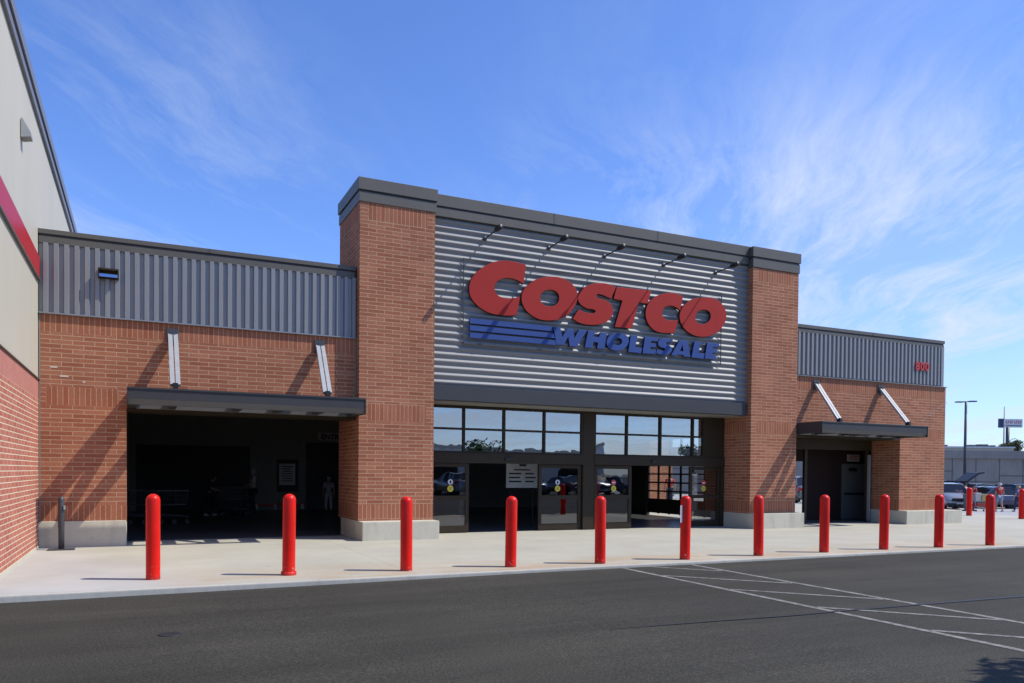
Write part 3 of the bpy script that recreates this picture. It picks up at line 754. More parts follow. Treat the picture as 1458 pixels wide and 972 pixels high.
# side wall of the hall with the glazed roll-up door
mb = MB()
mb.box(18.52, 18.69, 20.71, 21.45, 0, 4.8); mb.box(18.52, 18.69, 26.45, 34.0, 0, 4.8); mb.box(18.52, 18.69, 21.45, 26.45, 3.0, 4.8)
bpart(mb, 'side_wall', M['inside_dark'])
mb = MB()
ny, nz = 7, 8
ys = lin(21.46, 26.44, ny); zs_ = lin(.64, 3.0, 7)
for y in ys: mb.box(18.57, 18.62, y-.045 if y > 21.5 else y, y+.045 if y < 26.4 else y, .08, 2.99)
for z in zs_[:-1]:
    for a, b_ in zip(ys, ys[1:]): mb.box(18.575, 18.615, a+.046, b_-.046, z-.03, z+.03)
for a, b_ in zip(ys, ys[1:]): mb.box(18.58, 18.61, a+.046, b_-.046, .10, .609)
ru = bpart(mb, 'roll_up_door', M['black'], label='glazed roll-up door in the side wall, seen through the right doorway')
mb = MB(); mb.face([(18.595,21.5,.64),(18.595,26.4,.64),(18.595,26.4,2.98),(18.595,21.5,2.98)]); bpart(mb, 'window_pane', M['glass_clear'], ru, recalc=False)
# partition between cart hall and exit hall
mb = MB(); mb.box(9.62, 9.74, 24.5, 34.0, 0, 3.94); mb.box(6.45, 6.60, 20.71, 24.0, 0, 4.6); bpart(mb, 'partition', M['inside_wall'])
# interior floor
mb = MB(); mb.box(-1.92, 18.5, 19.95, 33.99, -.01, .006); mb.box(18.70, 25.87, 20.1, 21.49, -.01, .006)
mb.build('interior_floor', M['infloor'], kind='structure')

# canopies
def canopy(x0, x1, plates, label, lights):
    # open frame: front channel, wall ledger, end beams and cross beams with open bays between
    mb = MB()
    mb.prism([(17.60,3.295),(17.60,3.075),(17.64,3.075),(17.64,3.255),(17.80,3.255),(17.80,3.295)], lambda a, b, t: (t, a, b), x0, x1, 0)
    c = bpart(mb, 'entrance_canopy', M['canopy'], label=label)
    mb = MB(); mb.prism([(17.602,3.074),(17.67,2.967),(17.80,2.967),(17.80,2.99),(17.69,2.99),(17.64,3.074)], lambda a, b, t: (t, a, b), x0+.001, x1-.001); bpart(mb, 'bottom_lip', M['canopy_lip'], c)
    mb = MB(); mb.box(x0+.15, x1-.15, 18.70, 18.845, 2.955, 3.285); bpart(mb, 'wall_ledger', M['ledger'], c)
    for xa, xb_ in ((x0, x0+.148), (x1-.148, x1)):
        mb = MB(); mb.box(xa, xb_, 17.802, 18.845, 2.966, 3.294); bpart(mb, 'end_beam', M['canopy'], c)
    mb = MB(); mb.box(x0-.012, x0-.001, 17.585, 18.845, 2.95, 3.31); mb.box(x1+.001, x1+.012, 17.585, 18.845, 2.95, 3.31)
    mb.box(x0-.012, x1+.012, 17.582, 17.598, 3.275, 3.312)
    bpart(mb, 'end_plate', M['canopy'], c)
    for xl, yl in lights:
        mb = MB(); mb.box(xl-.07, xl+.07, 17.802, 18.698, 2.975, 3.20); bpart(mb, 'cross_beam', M['beam'], c)
    for xp, xb in plates:
        mb = MB()
        for s in (-1, 1): mb.bar((xp+s*.062, 18.80, 4.60), (xb+s*.062, 17.74, 3.40), .095, .03, up=(1,0,0)) if False else mb.bar((xp+s*.055, 18.78, 4.60), (xb+s*.055, 17.74, 3.40), .088, .06, 0, up=(0,-.75,.66))
        st = bpart(mb, 'support_strut', M['steel'], c)
        mb = MB(); mb.box(xp-.12, xp+.12, 18.815, 18.849, 4.43, 4.74, bev=.006); mb.box(xp-.05, xp+.05, 18.74, 18.814, 4.53, 4.66); bpart(mb, 'wall_plate', M['darksteel'], st)
        mb = MB(); mb.box(xb-.05, xb+.05, 17.66, 17.80, 3.30, 3.44); mb.tube([(xb-.07,17.73,3.39),(xb+.07,17.73,3.39)], .02, 8); bpart(mb, 'strut_shoe', M['black'], st)
canopy(-.26, 4.60, [(.615,.63),(3.815,3.77)], 'left canopy over the wide cart opening', [(.60,0),(1.92,0),(2.80,0),(3.70,0)])
canopy(18.735, 23.46, [(19.74,19.60),(22.71,22.69)], 'right canopy over the narrow opening', [(19.66,0),(20.85,0),(21.35,0),(22.6,0)])

# ------------------------------------------------------------------ warehouse on the left
WL = Vector((-1.93, 20, 0))
W = empty('warehouse', WL, label='tall pale grey metal warehouse wall over pink brick at the left edge', cat='warehouse')
def wpart(mb, name, mats, parent=W, label=None, recalc=True):
    o = mb.build(name, mats, parent=parent, label=label, recalc=recalc)
    if parent is W: o.matrix_parent_inverse = Matrix.Translation(-WL)
    return o
mb = MB()
brick_faces(mb, 'x', -1.93, 12.62, 34.2, .06, 3.47, [(3.07,3.47,0,0)], False)
brick_faces(mb, 'y', 12.62, -40, -1.93, .06, 3.47, [(3.07,3.47,0,0)], False)
mb.box(-40, -1.96, 12.66, 60, 0.0, 3.46, 0, skip='')
wpart(mb, 'brick_wall', [M['brick_l'], M['soldier_l']], recalc=False)
mb = MB(); mb.box(-40, -1.915, 12.6, 18.77, -.02, .058, bev=.01); wpart(mb, 'wall_base', M['base'])
mb = MB(); mb.box(-40, -1.936, 12.63, 60, 3.49, 8.72); wpart(mb, 'metal_wall', M['panel'])
mb = MB(); mb.box(-40, -1.90, 12.60, 60, 3.471, 3.489); wpart(mb, 'wall_flashing', M['coping'])
mb = MB(); mb.box(-1.935, -1.90, 12.63, 18.80, 5.535, 5.985); wpart(mb, 'red_band', M['stripe'])
mb = MB(); mb.box(-1.935, -1.885, 12.63, 18.80, 5.50, 5.533); wpart(mb, 'band_trim', M['coping'])
M['fascia_l'] = paint('roof_edge_grey_blue', (.21,.215,.25), .45, .2, .06)
mb = MB(); mb.box(-40, -1.88, 12.57, 60, 8.72, 8.88, 0); mb.box(-40, -1.895, 12.58, 60, 8.881, 8.905, 1); mb.box(-40, -1.845, 12.53, 60, 8.906, 9.12, 0)
wpart(mb, 'roof_coping', [M['fascia_l'], M['coping2']])
mb = MB(); brick_box(mb, 18.75, 25.6, 34.2, 60, 0, 6.0, [], sides='flr')
wpart(mb, 'rear_brick_wing', BM, recalc=False)
mb = MB(); mb.box(-1.93, 18.7, 34.2, 60, 0, 7.0); wpart(mb, 'rear_wall', M['panel'])

# wall lights
mb = MB()
mb.prism([(-1.925,7.47),(-1.925,7.80),(-1.90,7.80),(-1.77,7.56),(-1.77,7.50),(-1.90,7.47)], lambda a, b, t: (a, t, b), 16.25, 16.50)
wlt = mb.build('wall_light', M['steel'], label='grey wedge shaped wall light high on the pale warehouse wall', cat='wall light')
wlt.matrix_world = Matrix.Identity(4)
mb = MB()
mb.box(-.835, -.445, 18.66, 18.83, 5.84, 5.875); mb.box(-.835, -.815, 18.66, 18.83, 5.68, 5.84); mb.box(-.465, -.445, 18.66, 18.83, 5.68, 5.84); mb.box(-.814, -.466, 18.80, 18.83, 5.68, 5.84)
t = mb.build('wall_light', M['bronze'], label='wide low flood light fixed on the left ribbed siding', cat='wall light')
mb = MB(); mb.face([(-.812,18.66,5.69),(-.468,18.66,5.69),(-.468,18.70,5.77),(-.812,18.70,5.77)]); mb.build('lens', M['lens_blue'], parent=t, recalc=False)

# stepped mortar repair in the right wall and pale spots in the left wall
mb = MB()
X, Z = 24.72, .498+.092*34
for i in range(8):
    w = .16 if i % 2 else .21
    mb.box(X, X+w, 18.845, 18.8495, Z-.007, Z+.007); mb.box(X+w-.013, X+w, 18.844, 18.8485, Z+.008, Z+.085)
    X += w-.012; Z += .092
M['mortar'] = paint('fresh_mortar', (.62,.54,.44), .9)
bpart(mb, 'mortar_repair', M['mortar'])
mb = MB(); mb.box(4.655, 4.70, 18.842, 18.8495, 3.31, 4.844); bpart(mb, 'control_joint', M['joint_seal'])
mb = MB(); mb.box(-1.922, -1.895, 18.842, 18.8495, .55, 4.844); bpart(mb, 'control_joint', M['joint_seal'])
mb = MB(); mb.box(25.25, 25.262, 18.845, 18.8495, 2.98, 4.83); bpart(mb, 'control_joint', M['joint_seal'])
for x, z, w in ((-1.72, 3.74, .13), (-1.55, 3.56, .16), (-1.13, 3.46, .05)):
    mb = MB(); mb.box(x, x+w, 18.845, 18.8495, z, z+.03); bpart(mb, 'mortar_smear', M['mortar'])
# ------------------------------------------------------------------ sign lettering
def curve_mesh(name, loops, y0, y1, mats, parent, thin=0.0):
    """outline loops of (x, z, corner) on the wall, extruded from y1 (back) to y0 (front)"""
    cu = bpy.data.curves.new(name, 'CURVE'); cu.dimensions = '2D'; cu.fill_mode = 'BOTH'
    t = (y1-y0)/2
    cu.extrude = t; cu.bevel_depth = .006; cu.bevel_resolution = 1; cu.offset = -.006 - thin; cu.resolution_u = 5
    for lp_ in loops:
        sp = cu.splines.new('BEZIER'); sp.use_cyclic_u = True
        sp.bezier_points.add(len(lp_)-1)
        for bp, (x, z, k) in zip(sp.bezier_points, lp_):
            bp.co = (x, z, 0)
            h = 'VECTOR' if k else 'AUTO'
            bp.handle_left_type = h; bp.handle_right_type = h
    ob = bpy.data.objects.new(name, cu); COL.objects.link(ob)
    dg = bpy.context.evaluated_depsgraph_get(); dg.update()
    me = bpy.data.meshes.new_from_object(ob.evaluated_get(dg))
    bpy.data.objects.remove(ob)
    ym = (y0+y1)/2
    for v in me.vertices:
        x, z, d = v.co
        v.co = (x, ym - d, z)
    me.flip_normals()
    for m in mats: me.materials.append(m)
    for p in me.polygons:
        ny = abs(p.normal.y)
        p.material_index = 0 if (ny > .5) else 1
        p.use_smooth = False
    o = bpy.data.objects.new(name, me); COL.objects.link(o); o.parent = parent
    return o

SLOC = (11.7, 18.75, 5.0)
sign = empty('store_sign', (0, 0, 0), label='huge slanted red store name over blue bars and blue second word on ribbed wall', cat='sign')
for k, loops in RED_LETTERS.items():
    curve_mesh('red_letter', loops, 18.715, 18.785, [M['red_sign'], M['letter_side']], sign)
for k, loops in BLUE_LETTERS.items():
    curve_mesh('blue_letter', loops, 18.718, 18.785, [M['blue_sign'], M['letter_side_b']], sign, .010)
for za, zb in ((5.469,5.596),(5.288,5.419),(5.104,5.234)):
    mb = MB()
    sl = lambda z: 9.95 + (5.60-z)*.42
    mb.prism([(7.602,za),(sl(za),za),(sl(zb),zb),(7.602,zb)], lambda a, b, t: (a, t, b), 18.718, 18.785)
    o = mb.build('blue_bar', [M['blue_sign']], parent=sign)
mb = MB()
for a, b in (((7.44,18.775,4.93),(7.44,18.775,7.13)), ((15.78,18.775,4.95),(15.78,18.775,7.10))): mb.bar(a, b, .022, .022)
mb.bar((7.44,18.775,4.96),(15.6,18.775,4.96), .05, .05)
mb.bar((7.44,18.775,7.12),(15.78,18.775,7.12), .012, .012)
mb.build('sign_frame', M['darksteel'], parent=sign)

# sign lamps on arms
def lamp(x, z):
    root = empty('sign_lamp', (x, 18.80, z))
    mb = MB()
    mb.lathe([(.0,0),(.06,0),(.06,.03),(0,.03)], (0,0,0), 12)
    for v in mb.bm.verts: v.co = (v.co.x, -v.co.z+.0, v.co.y)
    mb.build('arm_base', M['darksteel'], parent=root)
    mb = MB(); mb.tube([(0,-.02,0),(0,-.40,.012),(0,-.72,.02)], .017, 8); mb.build('arm', M['black'], parent=root)
    mb = MB(); mb.lathe([(.0,.0),(.03,.0),(.055,.05),(.064,.12),(.066,.33),(.060,.34),(0,.33)], (0,0,0), 16)
    R = Matrix.Rotation(RAD(88), 4, 'X')
    for v in mb.bm.verts: v.co = Vector((0,-.66,.03)) + R @ v.co
    mb.build('lamp_head', M['black'], parent=root)
    mb = MB(); mb.lathe([(.0,.336),(.054,.337),(.0,.338)], (0,0,0), 16)
    for v in mb.bm.verts: v.co = Vector((0,-.66,.03)) + R @ v.co
    mb.build('lens', M['darksteel'], parent=root)
    return root
LX = [8.03, 9.90, 11.65, 13.66, 15.55]
LBL = ['sign lamp on a thin arm nearest the left pillar, above the first big letter',
       'second sign lamp from the left pillar, above the gap after the first letter',
       'middle sign lamp of the five, above the centre of the sign wall',
       'sign lamp above the right half of the red lettering, next to the last one',
       'sign lamp nearest the right pillar, at the end of the fascia']
l0 = lamp(0, 7.75)
for i, x in enumerate(LX):
    o = l0 if i == 0 else copy_tree(l0)
    o.location = (x, 18.80, 7.70); tag(o, LBL[i], 'sign lamp', 'lamps along the sign fascia')

# street number
num = empty('address_number', (24.7, 18.8, 5.4), label='small red street number 800 on the right ribbed siding', cat='address number')
def text_mesh(name, s, size, ext, mat, parent, bold=.0):
    cu = bpy.data.curves.new(name, 'FONT'); cu.body = s; cu.size = size; cu.extrude = ext; cu.offset = bold
    cu.align_x = 'CENTER'; cu.resolution_u = 4
    ob = bpy.data.objects.new(name, cu); COL.objects.link(ob)
    dg = bpy.context.evaluated_depsgraph_get(); dg.update()
    me = bpy.data.meshes.new_from_object(ob.evaluated_get(dg)); bpy.data.objects.remove(ob)
    me.materials.clear(); me.materials.append(mat)
    o = bpy.data.objects.new(name, me); COL.objects.link(o)
    if parent: o.parent = parent
    return o
M['num_red'] = paint('number_red', (.50,.045,.045), .6, 0, .04)
for i, (ch, x) in enumerate((('8', 24.48), ('0', 24.72), ('0', 24.96))):
    d = text_mesh('digit', ch, .40, .02, M['num_red'], num, .012)
    d.location = (x-24.7, 0, -.03); d.rotation_euler = (RAD(90), 0, 0)

# ------------------------------------------------------------------ bollards
def bollard_mesh(h=1.24, r=.100):
    mb = MB()
    dome = [(r*cos(a), h-r*.95+r*.95*sin(a)) for a in [i*pi/16 for i in range(8)]] + [(0, h)]
    mb.lathe([(r*1.0,-.05),(r*1.0,.012)] + [(r, z) for z in (.03,.2,.5,.8)] + dome, (0,0,0), 32, cap=False)
    return mb
BP = [(.155,12.90),(2.103,12.70),(3.99,12.55),(5.85,12.42),(7.61,12.30),(9.53,12.30),(11.43,12.35),(13.29,12.38),(15.12,12.38),(16.85,12.30),(18.61,12.23)]
BL = ['red bollard at the left end of the row, before the dark opening',
 'red bollard with a wider foot ring and rusty concrete round it',
 'red bollard standing in front of the left brick pillar',
 'red bollard in front of the open doorway left of the glass door post',
 'red bollard in front of the sliding door right of the centre post',
 'red bollard with a white plate taped to its left side, before the right doorway',
 'red bollard in front of the foot of the right brick pillar',
 'red bollard in front of the narrow right opening with the steel door',
 'red bollard before the dark brick jamb at the right end of the narrow opening',
 'red bollard at the right corner of the brick wing, just left of the silver car',
 'red bollard at the right end of the front row, with shoppers and cars behind']
b0 = bollard_mesh().build('bollard', M['bollard'])
for i, (x, y) in enumerate(BP):
    o = b0 if i == 0 else copy_tree(b0)
    o.location = (x, y, .001); o.rotation_euler = (RAD(random.uniform(-.5,.5)), RAD(random.uniform(-.4,.4)), i*1.3)
    o.scale = (1, 1, 1.035 if i < 2 else 1.0)
    tag(o, BL[i], 'bollard', 'red bollards along the walkway')
    if i == 5: plate_parent = o
mb = MB(); mb.lathe([(.12,0),(.12,.05),(.104,.055)], (0,0,0), 28, cap=False)
cp = mb.build('foot_ring', M['bollard'], parent=[o for o in bpy.data.objects if o.get('label') == BL[1]][0], recalc=False)
mb = MB()
a = -5*1.3
for (ca, sa) in ((cos(a), sin(a)),):
    def rot(x, y): return (x*ca-y*sa, x*sa+y*ca)
P = [(-.165,-.055),(-.04,-.01),(-.04,.0),(-.165,-.045)]
mb.prism([rot(*p) for p in P], lambda x, y, t: (x, y, t), .72, 1.05)
mb.build('notice_plate', M['white'], parent=plate_parent)
for (x, y), lb in (((31.9,21.9), 'far red bollard beside the pillar base corner, near the loaded shopping cart'), ((31.6,19.5), 'far red bollard cut by the right edge of the photo')):
    o = copy_tree(b0); o.location = (x, y, 0); o.rotation_euler = (0,0,x); o.scale = (1.1,1.1,.97)
    tag(o, lb, 'bollard', 'red bollards along the walkway')
# black guide post in the left corner
mb = MB(); mb.lathe([(.055,0),(.055,.42),(.059,.43),(.059,1.0),(.05,1.05),(.0,1.07)], (0,0,0), 18)
gp = mb.build('guide_post', M['darksteel'], label='thin black post on a flat plate beside the concrete base in the left corner', cat='post', loc=(-1.47,18.22,0.02))
mb = MB(); mb.box(-.24,.24,-.13,.13,-.02,.005, bev=.004); mb.build('base_plate', M['darksteel'], parent=gp)
mb = MB(); mb.box(.045,.075,-.08,-.03,.80,.88); mb.build('lock_tab', M['steel'], parent=gp)

# ------------------------------------------------------------------ people
def skin_mesh(name, verts, edges, radii, mat, parent, sub=2, root=0):
    me = bpy.data.meshes.new(name); me.from_pydata([tuple(v) for v in verts], edges, []); me.update()
    ob = bpy.data.objects.new(name, me); COL.objects.link(ob)
    md = ob.modifiers.new('Skin', 'SKIN'); md.use_smooth_shade = True
    sv = me.skin_vertices[0].data
    for i, r in enumerate(radii):
        sv[i].radius = r if hasattr(r, '__len__') else (r, r)
        sv[i].use_root = (i == root)
    ss = ob.modifiers.new('Sub', 'SUBSURF'); ss.levels = sub; ss.render_levels = sub
    dg = bpy.context.evaluated_depsgraph_get(); dg.update()
    m2 = bpy.data.meshes.new_from_object(ob.evaluated_get(dg)); bpy.data.objects.remove(ob)
    m2.materials.clear(); m2.materials.append(mat)
    for p in m2.polygons: p.use_smooth = True
    o = bpy.data.objects.new(name, m2); COL.objects.link(o)
    if parent: o.parent = parent
    return o
M['skin'] = paint('skin', (.46,.27,.19), .55, 0, .05)
def cloth(name, c): 
    if name not in M: M[name] = paint(name, c, .85, 0, .12, 9)
    return M[name]
def person(loc, rz, h, label, top, bottom, shoes, hair, pose='stand', shorts=False, long_hair=False, lean=0.0, stride=.0, group=None, bag=None):
    """faces local -Y"""
    k = h/1.72
    root = empty('person', loc, rz, label, 'person', group)
    def V(x, y, z): return Vector((x*k, y*k, z*k))
    ly = lambda z: -lean*(z-.95)          # torso leaning forward
    st = stride
    hipL, hipR = V(.095,0,.90), V(-.095,0,.90)
    knL, knR = V(.105,-.04-st*.5,.50), V(-.105,-.02+st*.4,.50)
    anL, anR = V(.105,.0-st,.085), V(-.105,.02+st*1.1,.085+st*.1)
    toL, toR = V(.115,-.15-st,.03), V(-.115,-.12+st*1.1,.03)
    pel, wai, chs, nek = V(0,0,.95), V(0,ly(1.12),1.12), V(0,ly(1.34)-.0,1.34), V(0,ly(1.48),1.47)
    hd0, hd1, hd2 = V(0,ly(1.5)-.015,1.54), V(0,ly(1.6)-.03,1.60), V(0,ly(1.66)-.022,1.665)
    shL, shR = V(.185,ly(1.41),1.40), V(-.185,ly(1.41),1.40)
    if pose == 'push':
        elL, elR = V(.25,ly(1.2)-.06,1.14), V(-.25,ly(1.2)-.06,1.14)
        wrL, wrR = V(.22,ly(1.1)-.34,1.08), V(-.22,ly(1.1)-.34,1.08)
        haL, haR = V(.21,ly(1.1)-.42,1.06), V(-.21,ly(1.1)-.42,1.06)
    elif pose == 'reach':
        elL, elR = V(.24,ly(1.2)-.16,1.18), V(-.25,ly(1.2)-.03,1.12)
        wrL, wrR = V(.22,ly(1.1)-.42,1.22), V(-.24,ly(1.1)-.26,1.02)
        haL, haR = V(.21,ly(1.1)-.50,1.23), V(-.23,ly(1.1)-.33,1.0)
    else:
        elL, elR = V(.25,ly(1.1)+.02,1.12), V(-.25,ly(1.1)+.02-.02,1.12)
        wrL, wrR = V(.27,ly(.9)-.06-st*.3,.87), V(-.27,ly(.9)-.05+st*.3,.87)
        haL, haR = V(.27,ly(.8)-.09-st*.3,.78), V(-.27,ly(.8)-.08+st*.3,.78)
    vs = [pel,wai,chs,nek,hd0,hd1,hd2, hipL,knL,anL,toL, hipR,knR,anR,toR, shL,elL,wrL,haL, shR,elR,wrR,haR, V(0,ly(1.6)-.125,1.585)]
    es = [(0,1),(1,2),(2,3),(3,4),(4,5),(5,6),(0,7),(7,8),(8,9),(9,10),(0,11),(11,12),(12,13),(13,14),(2,15),(15,16),(16,17),(17,18),(2,19),(19,20),(20,21),(21,22),(5,23)]
    rr = [(.135,.10),(.125,.095),(.15,.10),(.052,.055),(.075,.085),(.082,.098),(.066,.08),.085,.058,.040,.030,.085,.058,.040,.030,.055,.043,.030,.026,.055,.043,.030,.026,.012]
    rr = [((a[0]*k,a[1]*k) if hasattr(a,'__len__') else a*k) for a in rr]
    skin_mesh('body', vs, es, rr, M['skin'], root)
    # fingers: five short chains on each hand, curled
    for hand, wrist, sgn in ((haL, wrL, 1), (haR, wrR, -1)):
        fb = []; fe = []; fr = []
        d = (hand-wrist).normalized(); side = Vector((1,0,0)); dn = d.cross(side).normalized()
        for q, (off, ln) in enumerate(((-.6,.055),(-.2,.066),(.2,.062),(.55,.05))):
            i0 = len(fb); b_ = hand + side*off*.03*k
            fb += [b_, b_+d*ln*.6*k, b_+d*ln*.9*k-dn*.03*k*sgn*0+Vector((0,0,-.02*k))]; fe += [(i0,i0+1),(i0+1,i0+2)]; fr += [.010*k,.009*k,.007*k]
        i0 = len(fb); b_ = hand - d*.03*k
        fb += [b_, b_-side*sgn*.04*k+d*.02*k, b_-side*sgn*.05*k+d*.05*k]; fe += [(i0,i0+1),(i0+1,i0+2)]; fr += [.011*k,.010*k,.008*k]
        mb = MB()
        for i in range(0, len(fb), 3): mb.tube(fb[i:i+3], fr[i:i+3], 6)
        mb.build('fingers', M['skin'], parent=root)
    # shirt
    g = .016*k
    slL, slR = shL.lerp(elL, .75), shR.lerp(elR, .75)
    sv = [pel+V(0,0,-.06),wai,chs,V(0,ly(1.45),1.435), shL,slL, shR,slR]
    skin_mesh('shirt', sv, [(0,1),(1,2),(2,3),(2,4),(4,5),(2,6),(6,7)], [(.155*k,.125*k),(.142*k,.115*k),(.165*k,.12*k),(.07*k,.065*k),.074*k,.064*k,.074*k,.064*k], top, root)
    if shorts:
        kL, kR = hipL.lerp(knL, .88), hipR.lerp(knR, .88)
        skin_mesh('shorts', [pel,hipL,kL,hipR,kR], [(0,1),(1,2),(0,3),(3,4)], [(.145*k,.12*k),.105*k,.092*k,.105*k,.092*k], bottom, root)
    else:
        skin_mesh('trousers', [pel,hipL,knL,anL+V(0,0,.0),hipR,knR,anR+V(0,0,.0)], [(0,1),(1,2),(2,3),(0,4),(4,5),(5,6)], [(.145*k,.118*k),.100*k,.074*k,.060*k,.100*k,.074*k,.060*k], bottom, root)
    for an, to in ((anL, toL), (anR, toR)):
        mb = MB(); z0 = to.z-.03*k
        mb.tube([an+V(0,.05,-.045), an+V(0,0,-.03), to+V(0,.03,.012), to+V(0,-.03,0)], [.040*k,.052*k,.045*k,.024*k], 10)
        mb.build('shoe', shoes, parent=root)
    hv = [hd1+V(0,.02,.035), hd2+V(0,.012,.025), hd1+V(0,.05,-.02)]
    hr = [(.092*k,.094*k),(.075*k,.080*k),(.078*k,.062*k)]
    he = [(0,1),(0,2)]
    if long_hair: hv.append(hd0+V(0,.065,-.06)); hr.append((.075*k,.05*k)); he.append((2,3))
    skin_mesh('hair', hv, he, hr, hair, root)
    for s in (-1, 1):
        mb = MB(); mb.lathe([(0,-.008*k),(.010*k,0),(0,.008*k)], (hd1.x+s*.032*k, hd1.y-.082*k, hd1.z+.012*k), 8); mb.build('eye', M['ink'], parent=root)
    return root

# ------------------------------------------------------------------ shopping cart (handle end at local +Y)
def cart(loc, rz, label, load=None, group='shopping carts', metal=None, red=True):
    root = empty('shopping_cart', loc, rz, label, 'shopping cart', group)
    metal = metal or M['steel']
    mb = MB()
    def ring(z, w, y0, y1, r=.012): 
        P = [(-w,y0,z),(w,y0,z),(w,y1,z),(-w,y1,z)]
        for a, b in zip(P, P[1:]+P[:1]): mb.bar(a, b, r*2, r*2)
    ring(1.0,.29,-.46,.46); ring(.58,.22,-.38,.42)
    n = 9
    for i in range(n+1):
        t = i/n
        for s in (-1, 1): mb.bar((s*.29,-.46+.92*t,1.0),(s*.22,-.38+.80*t,.58), .008,.008)
        if i < 7: 
            q = i/6
            mb.bar((-.29+.58*q,-.46,1.0),(-.22+.44*q,-.38,.58), .008,.008); mb.bar((-.29+.58*q,.46,1.0),(-.22+.44*q,.42,.58), .008,.008)
            mb.bar((-.22+.44*q,-.38,.58),(-.22+.44*q,.42,.58), .008,.008)
    for z, w, y0, y1 in ((.72,.243,-.407,.433),(.86,.267,-.433,.447)): ring(z,w,y0,y1,.005)
    mb.build('basket', metal, parent=root)
    mb = MB()
    for s in (-1, 1): mb.tube([(s*.29,.46,1.0),(s*.27,.52,.80),(s*.25,.44,.30),(s*.24,-.42,.22),(s*.22,-.46,.14)], .016, 6)
    mb.bar((-.24,.35,.28),(.24,.35,.28), .02,.02); mb.bar((-.24,-.3,.23),(.24,-.3,.23), .02,.02)
    mb.build('frame', metal, parent=root)
    mb = MB(); mb.tube([(-.30,.53,1.05),(.30,.53,1.05)], .022, 8); mb.build('handle', M['sticker_red'] if red else M['black'], parent=root)
    for x, y in ((-.23,-.42),(.23,-.42),(-.25,.42),(.25,.42)):
        mb = MB(); mb.tube([(x-.018,y,.062),(x+.018,y,.062)], .06, 10); mb.build('wheel', M['black'], parent=root)
    return root

# ------------------------------------------------------------------ vehicles (front at local -Y)
def carpaint(name, c, metal=.3):
    m, nt, b, out = new_mat(name)
    b.inputs['Base Color'].default_value = (*c, 1); b.inputs['Metallic'].default_value = metal
    b.inputs['Roughness'].default_value = .28; b.inputs['Coat Weight'].default_value = .6; b.inputs['Coat Roughness'].default_value = .05
    return m
M['autoglass'] = paint('car_glass', (.012,.014,.017), .06, 0, 0)
M['tyre'] = paint('tyre', (.018,.018,.018), .8)
M['rim'] = paint('rim', (.40,.41,.42), .3, .8, .1)
M['lamp_clear'] = paint('headlight', (.75,.77,.80), .12)
M['lamp_red'] = paint('taillight', (.42,.012,.012), .2)
M['trim'] = paint('car_trim', (.02,.02,.022), .5)
M['plate'] = paint('number_plate', (.7,.7,.68), .5)
KINDS = {
 'sedan': dict(L=4.7, W=.91, st=[(-2.35,.60,.46),(-2.28,.70,.60),(-1.9,.80,.78),(-1.0,.88,.93),(-.2,.91,.96),(.9,.91,.97),(1.5,.90,.98),(2.1,.86,1.0),(2.3,.80,.92),(2.35,.72,.62)], gh=[(-1.0,.93),(-.25,1.40),(.55,1.45),(1.05,1.38),(1.75,.99)]),
 'suv': dict(L=4.6, W=.92, st=[(-2.30,.66,.52),(-2.22,.76,.78),(-1.8,.84,.97),(-1.05,.90,1.06),(-.2,.92,1.08),(.9,.92,1.10),(1.6,.91,1.12),(2.15,.88,1.12),(2.26,.84,1.0),(2.30,.78,.62)], gh=[(-1.05,1.06),(-.35,1.58),(.5,1.66),(1.6,1.62),(2.12,1.12)]),
}
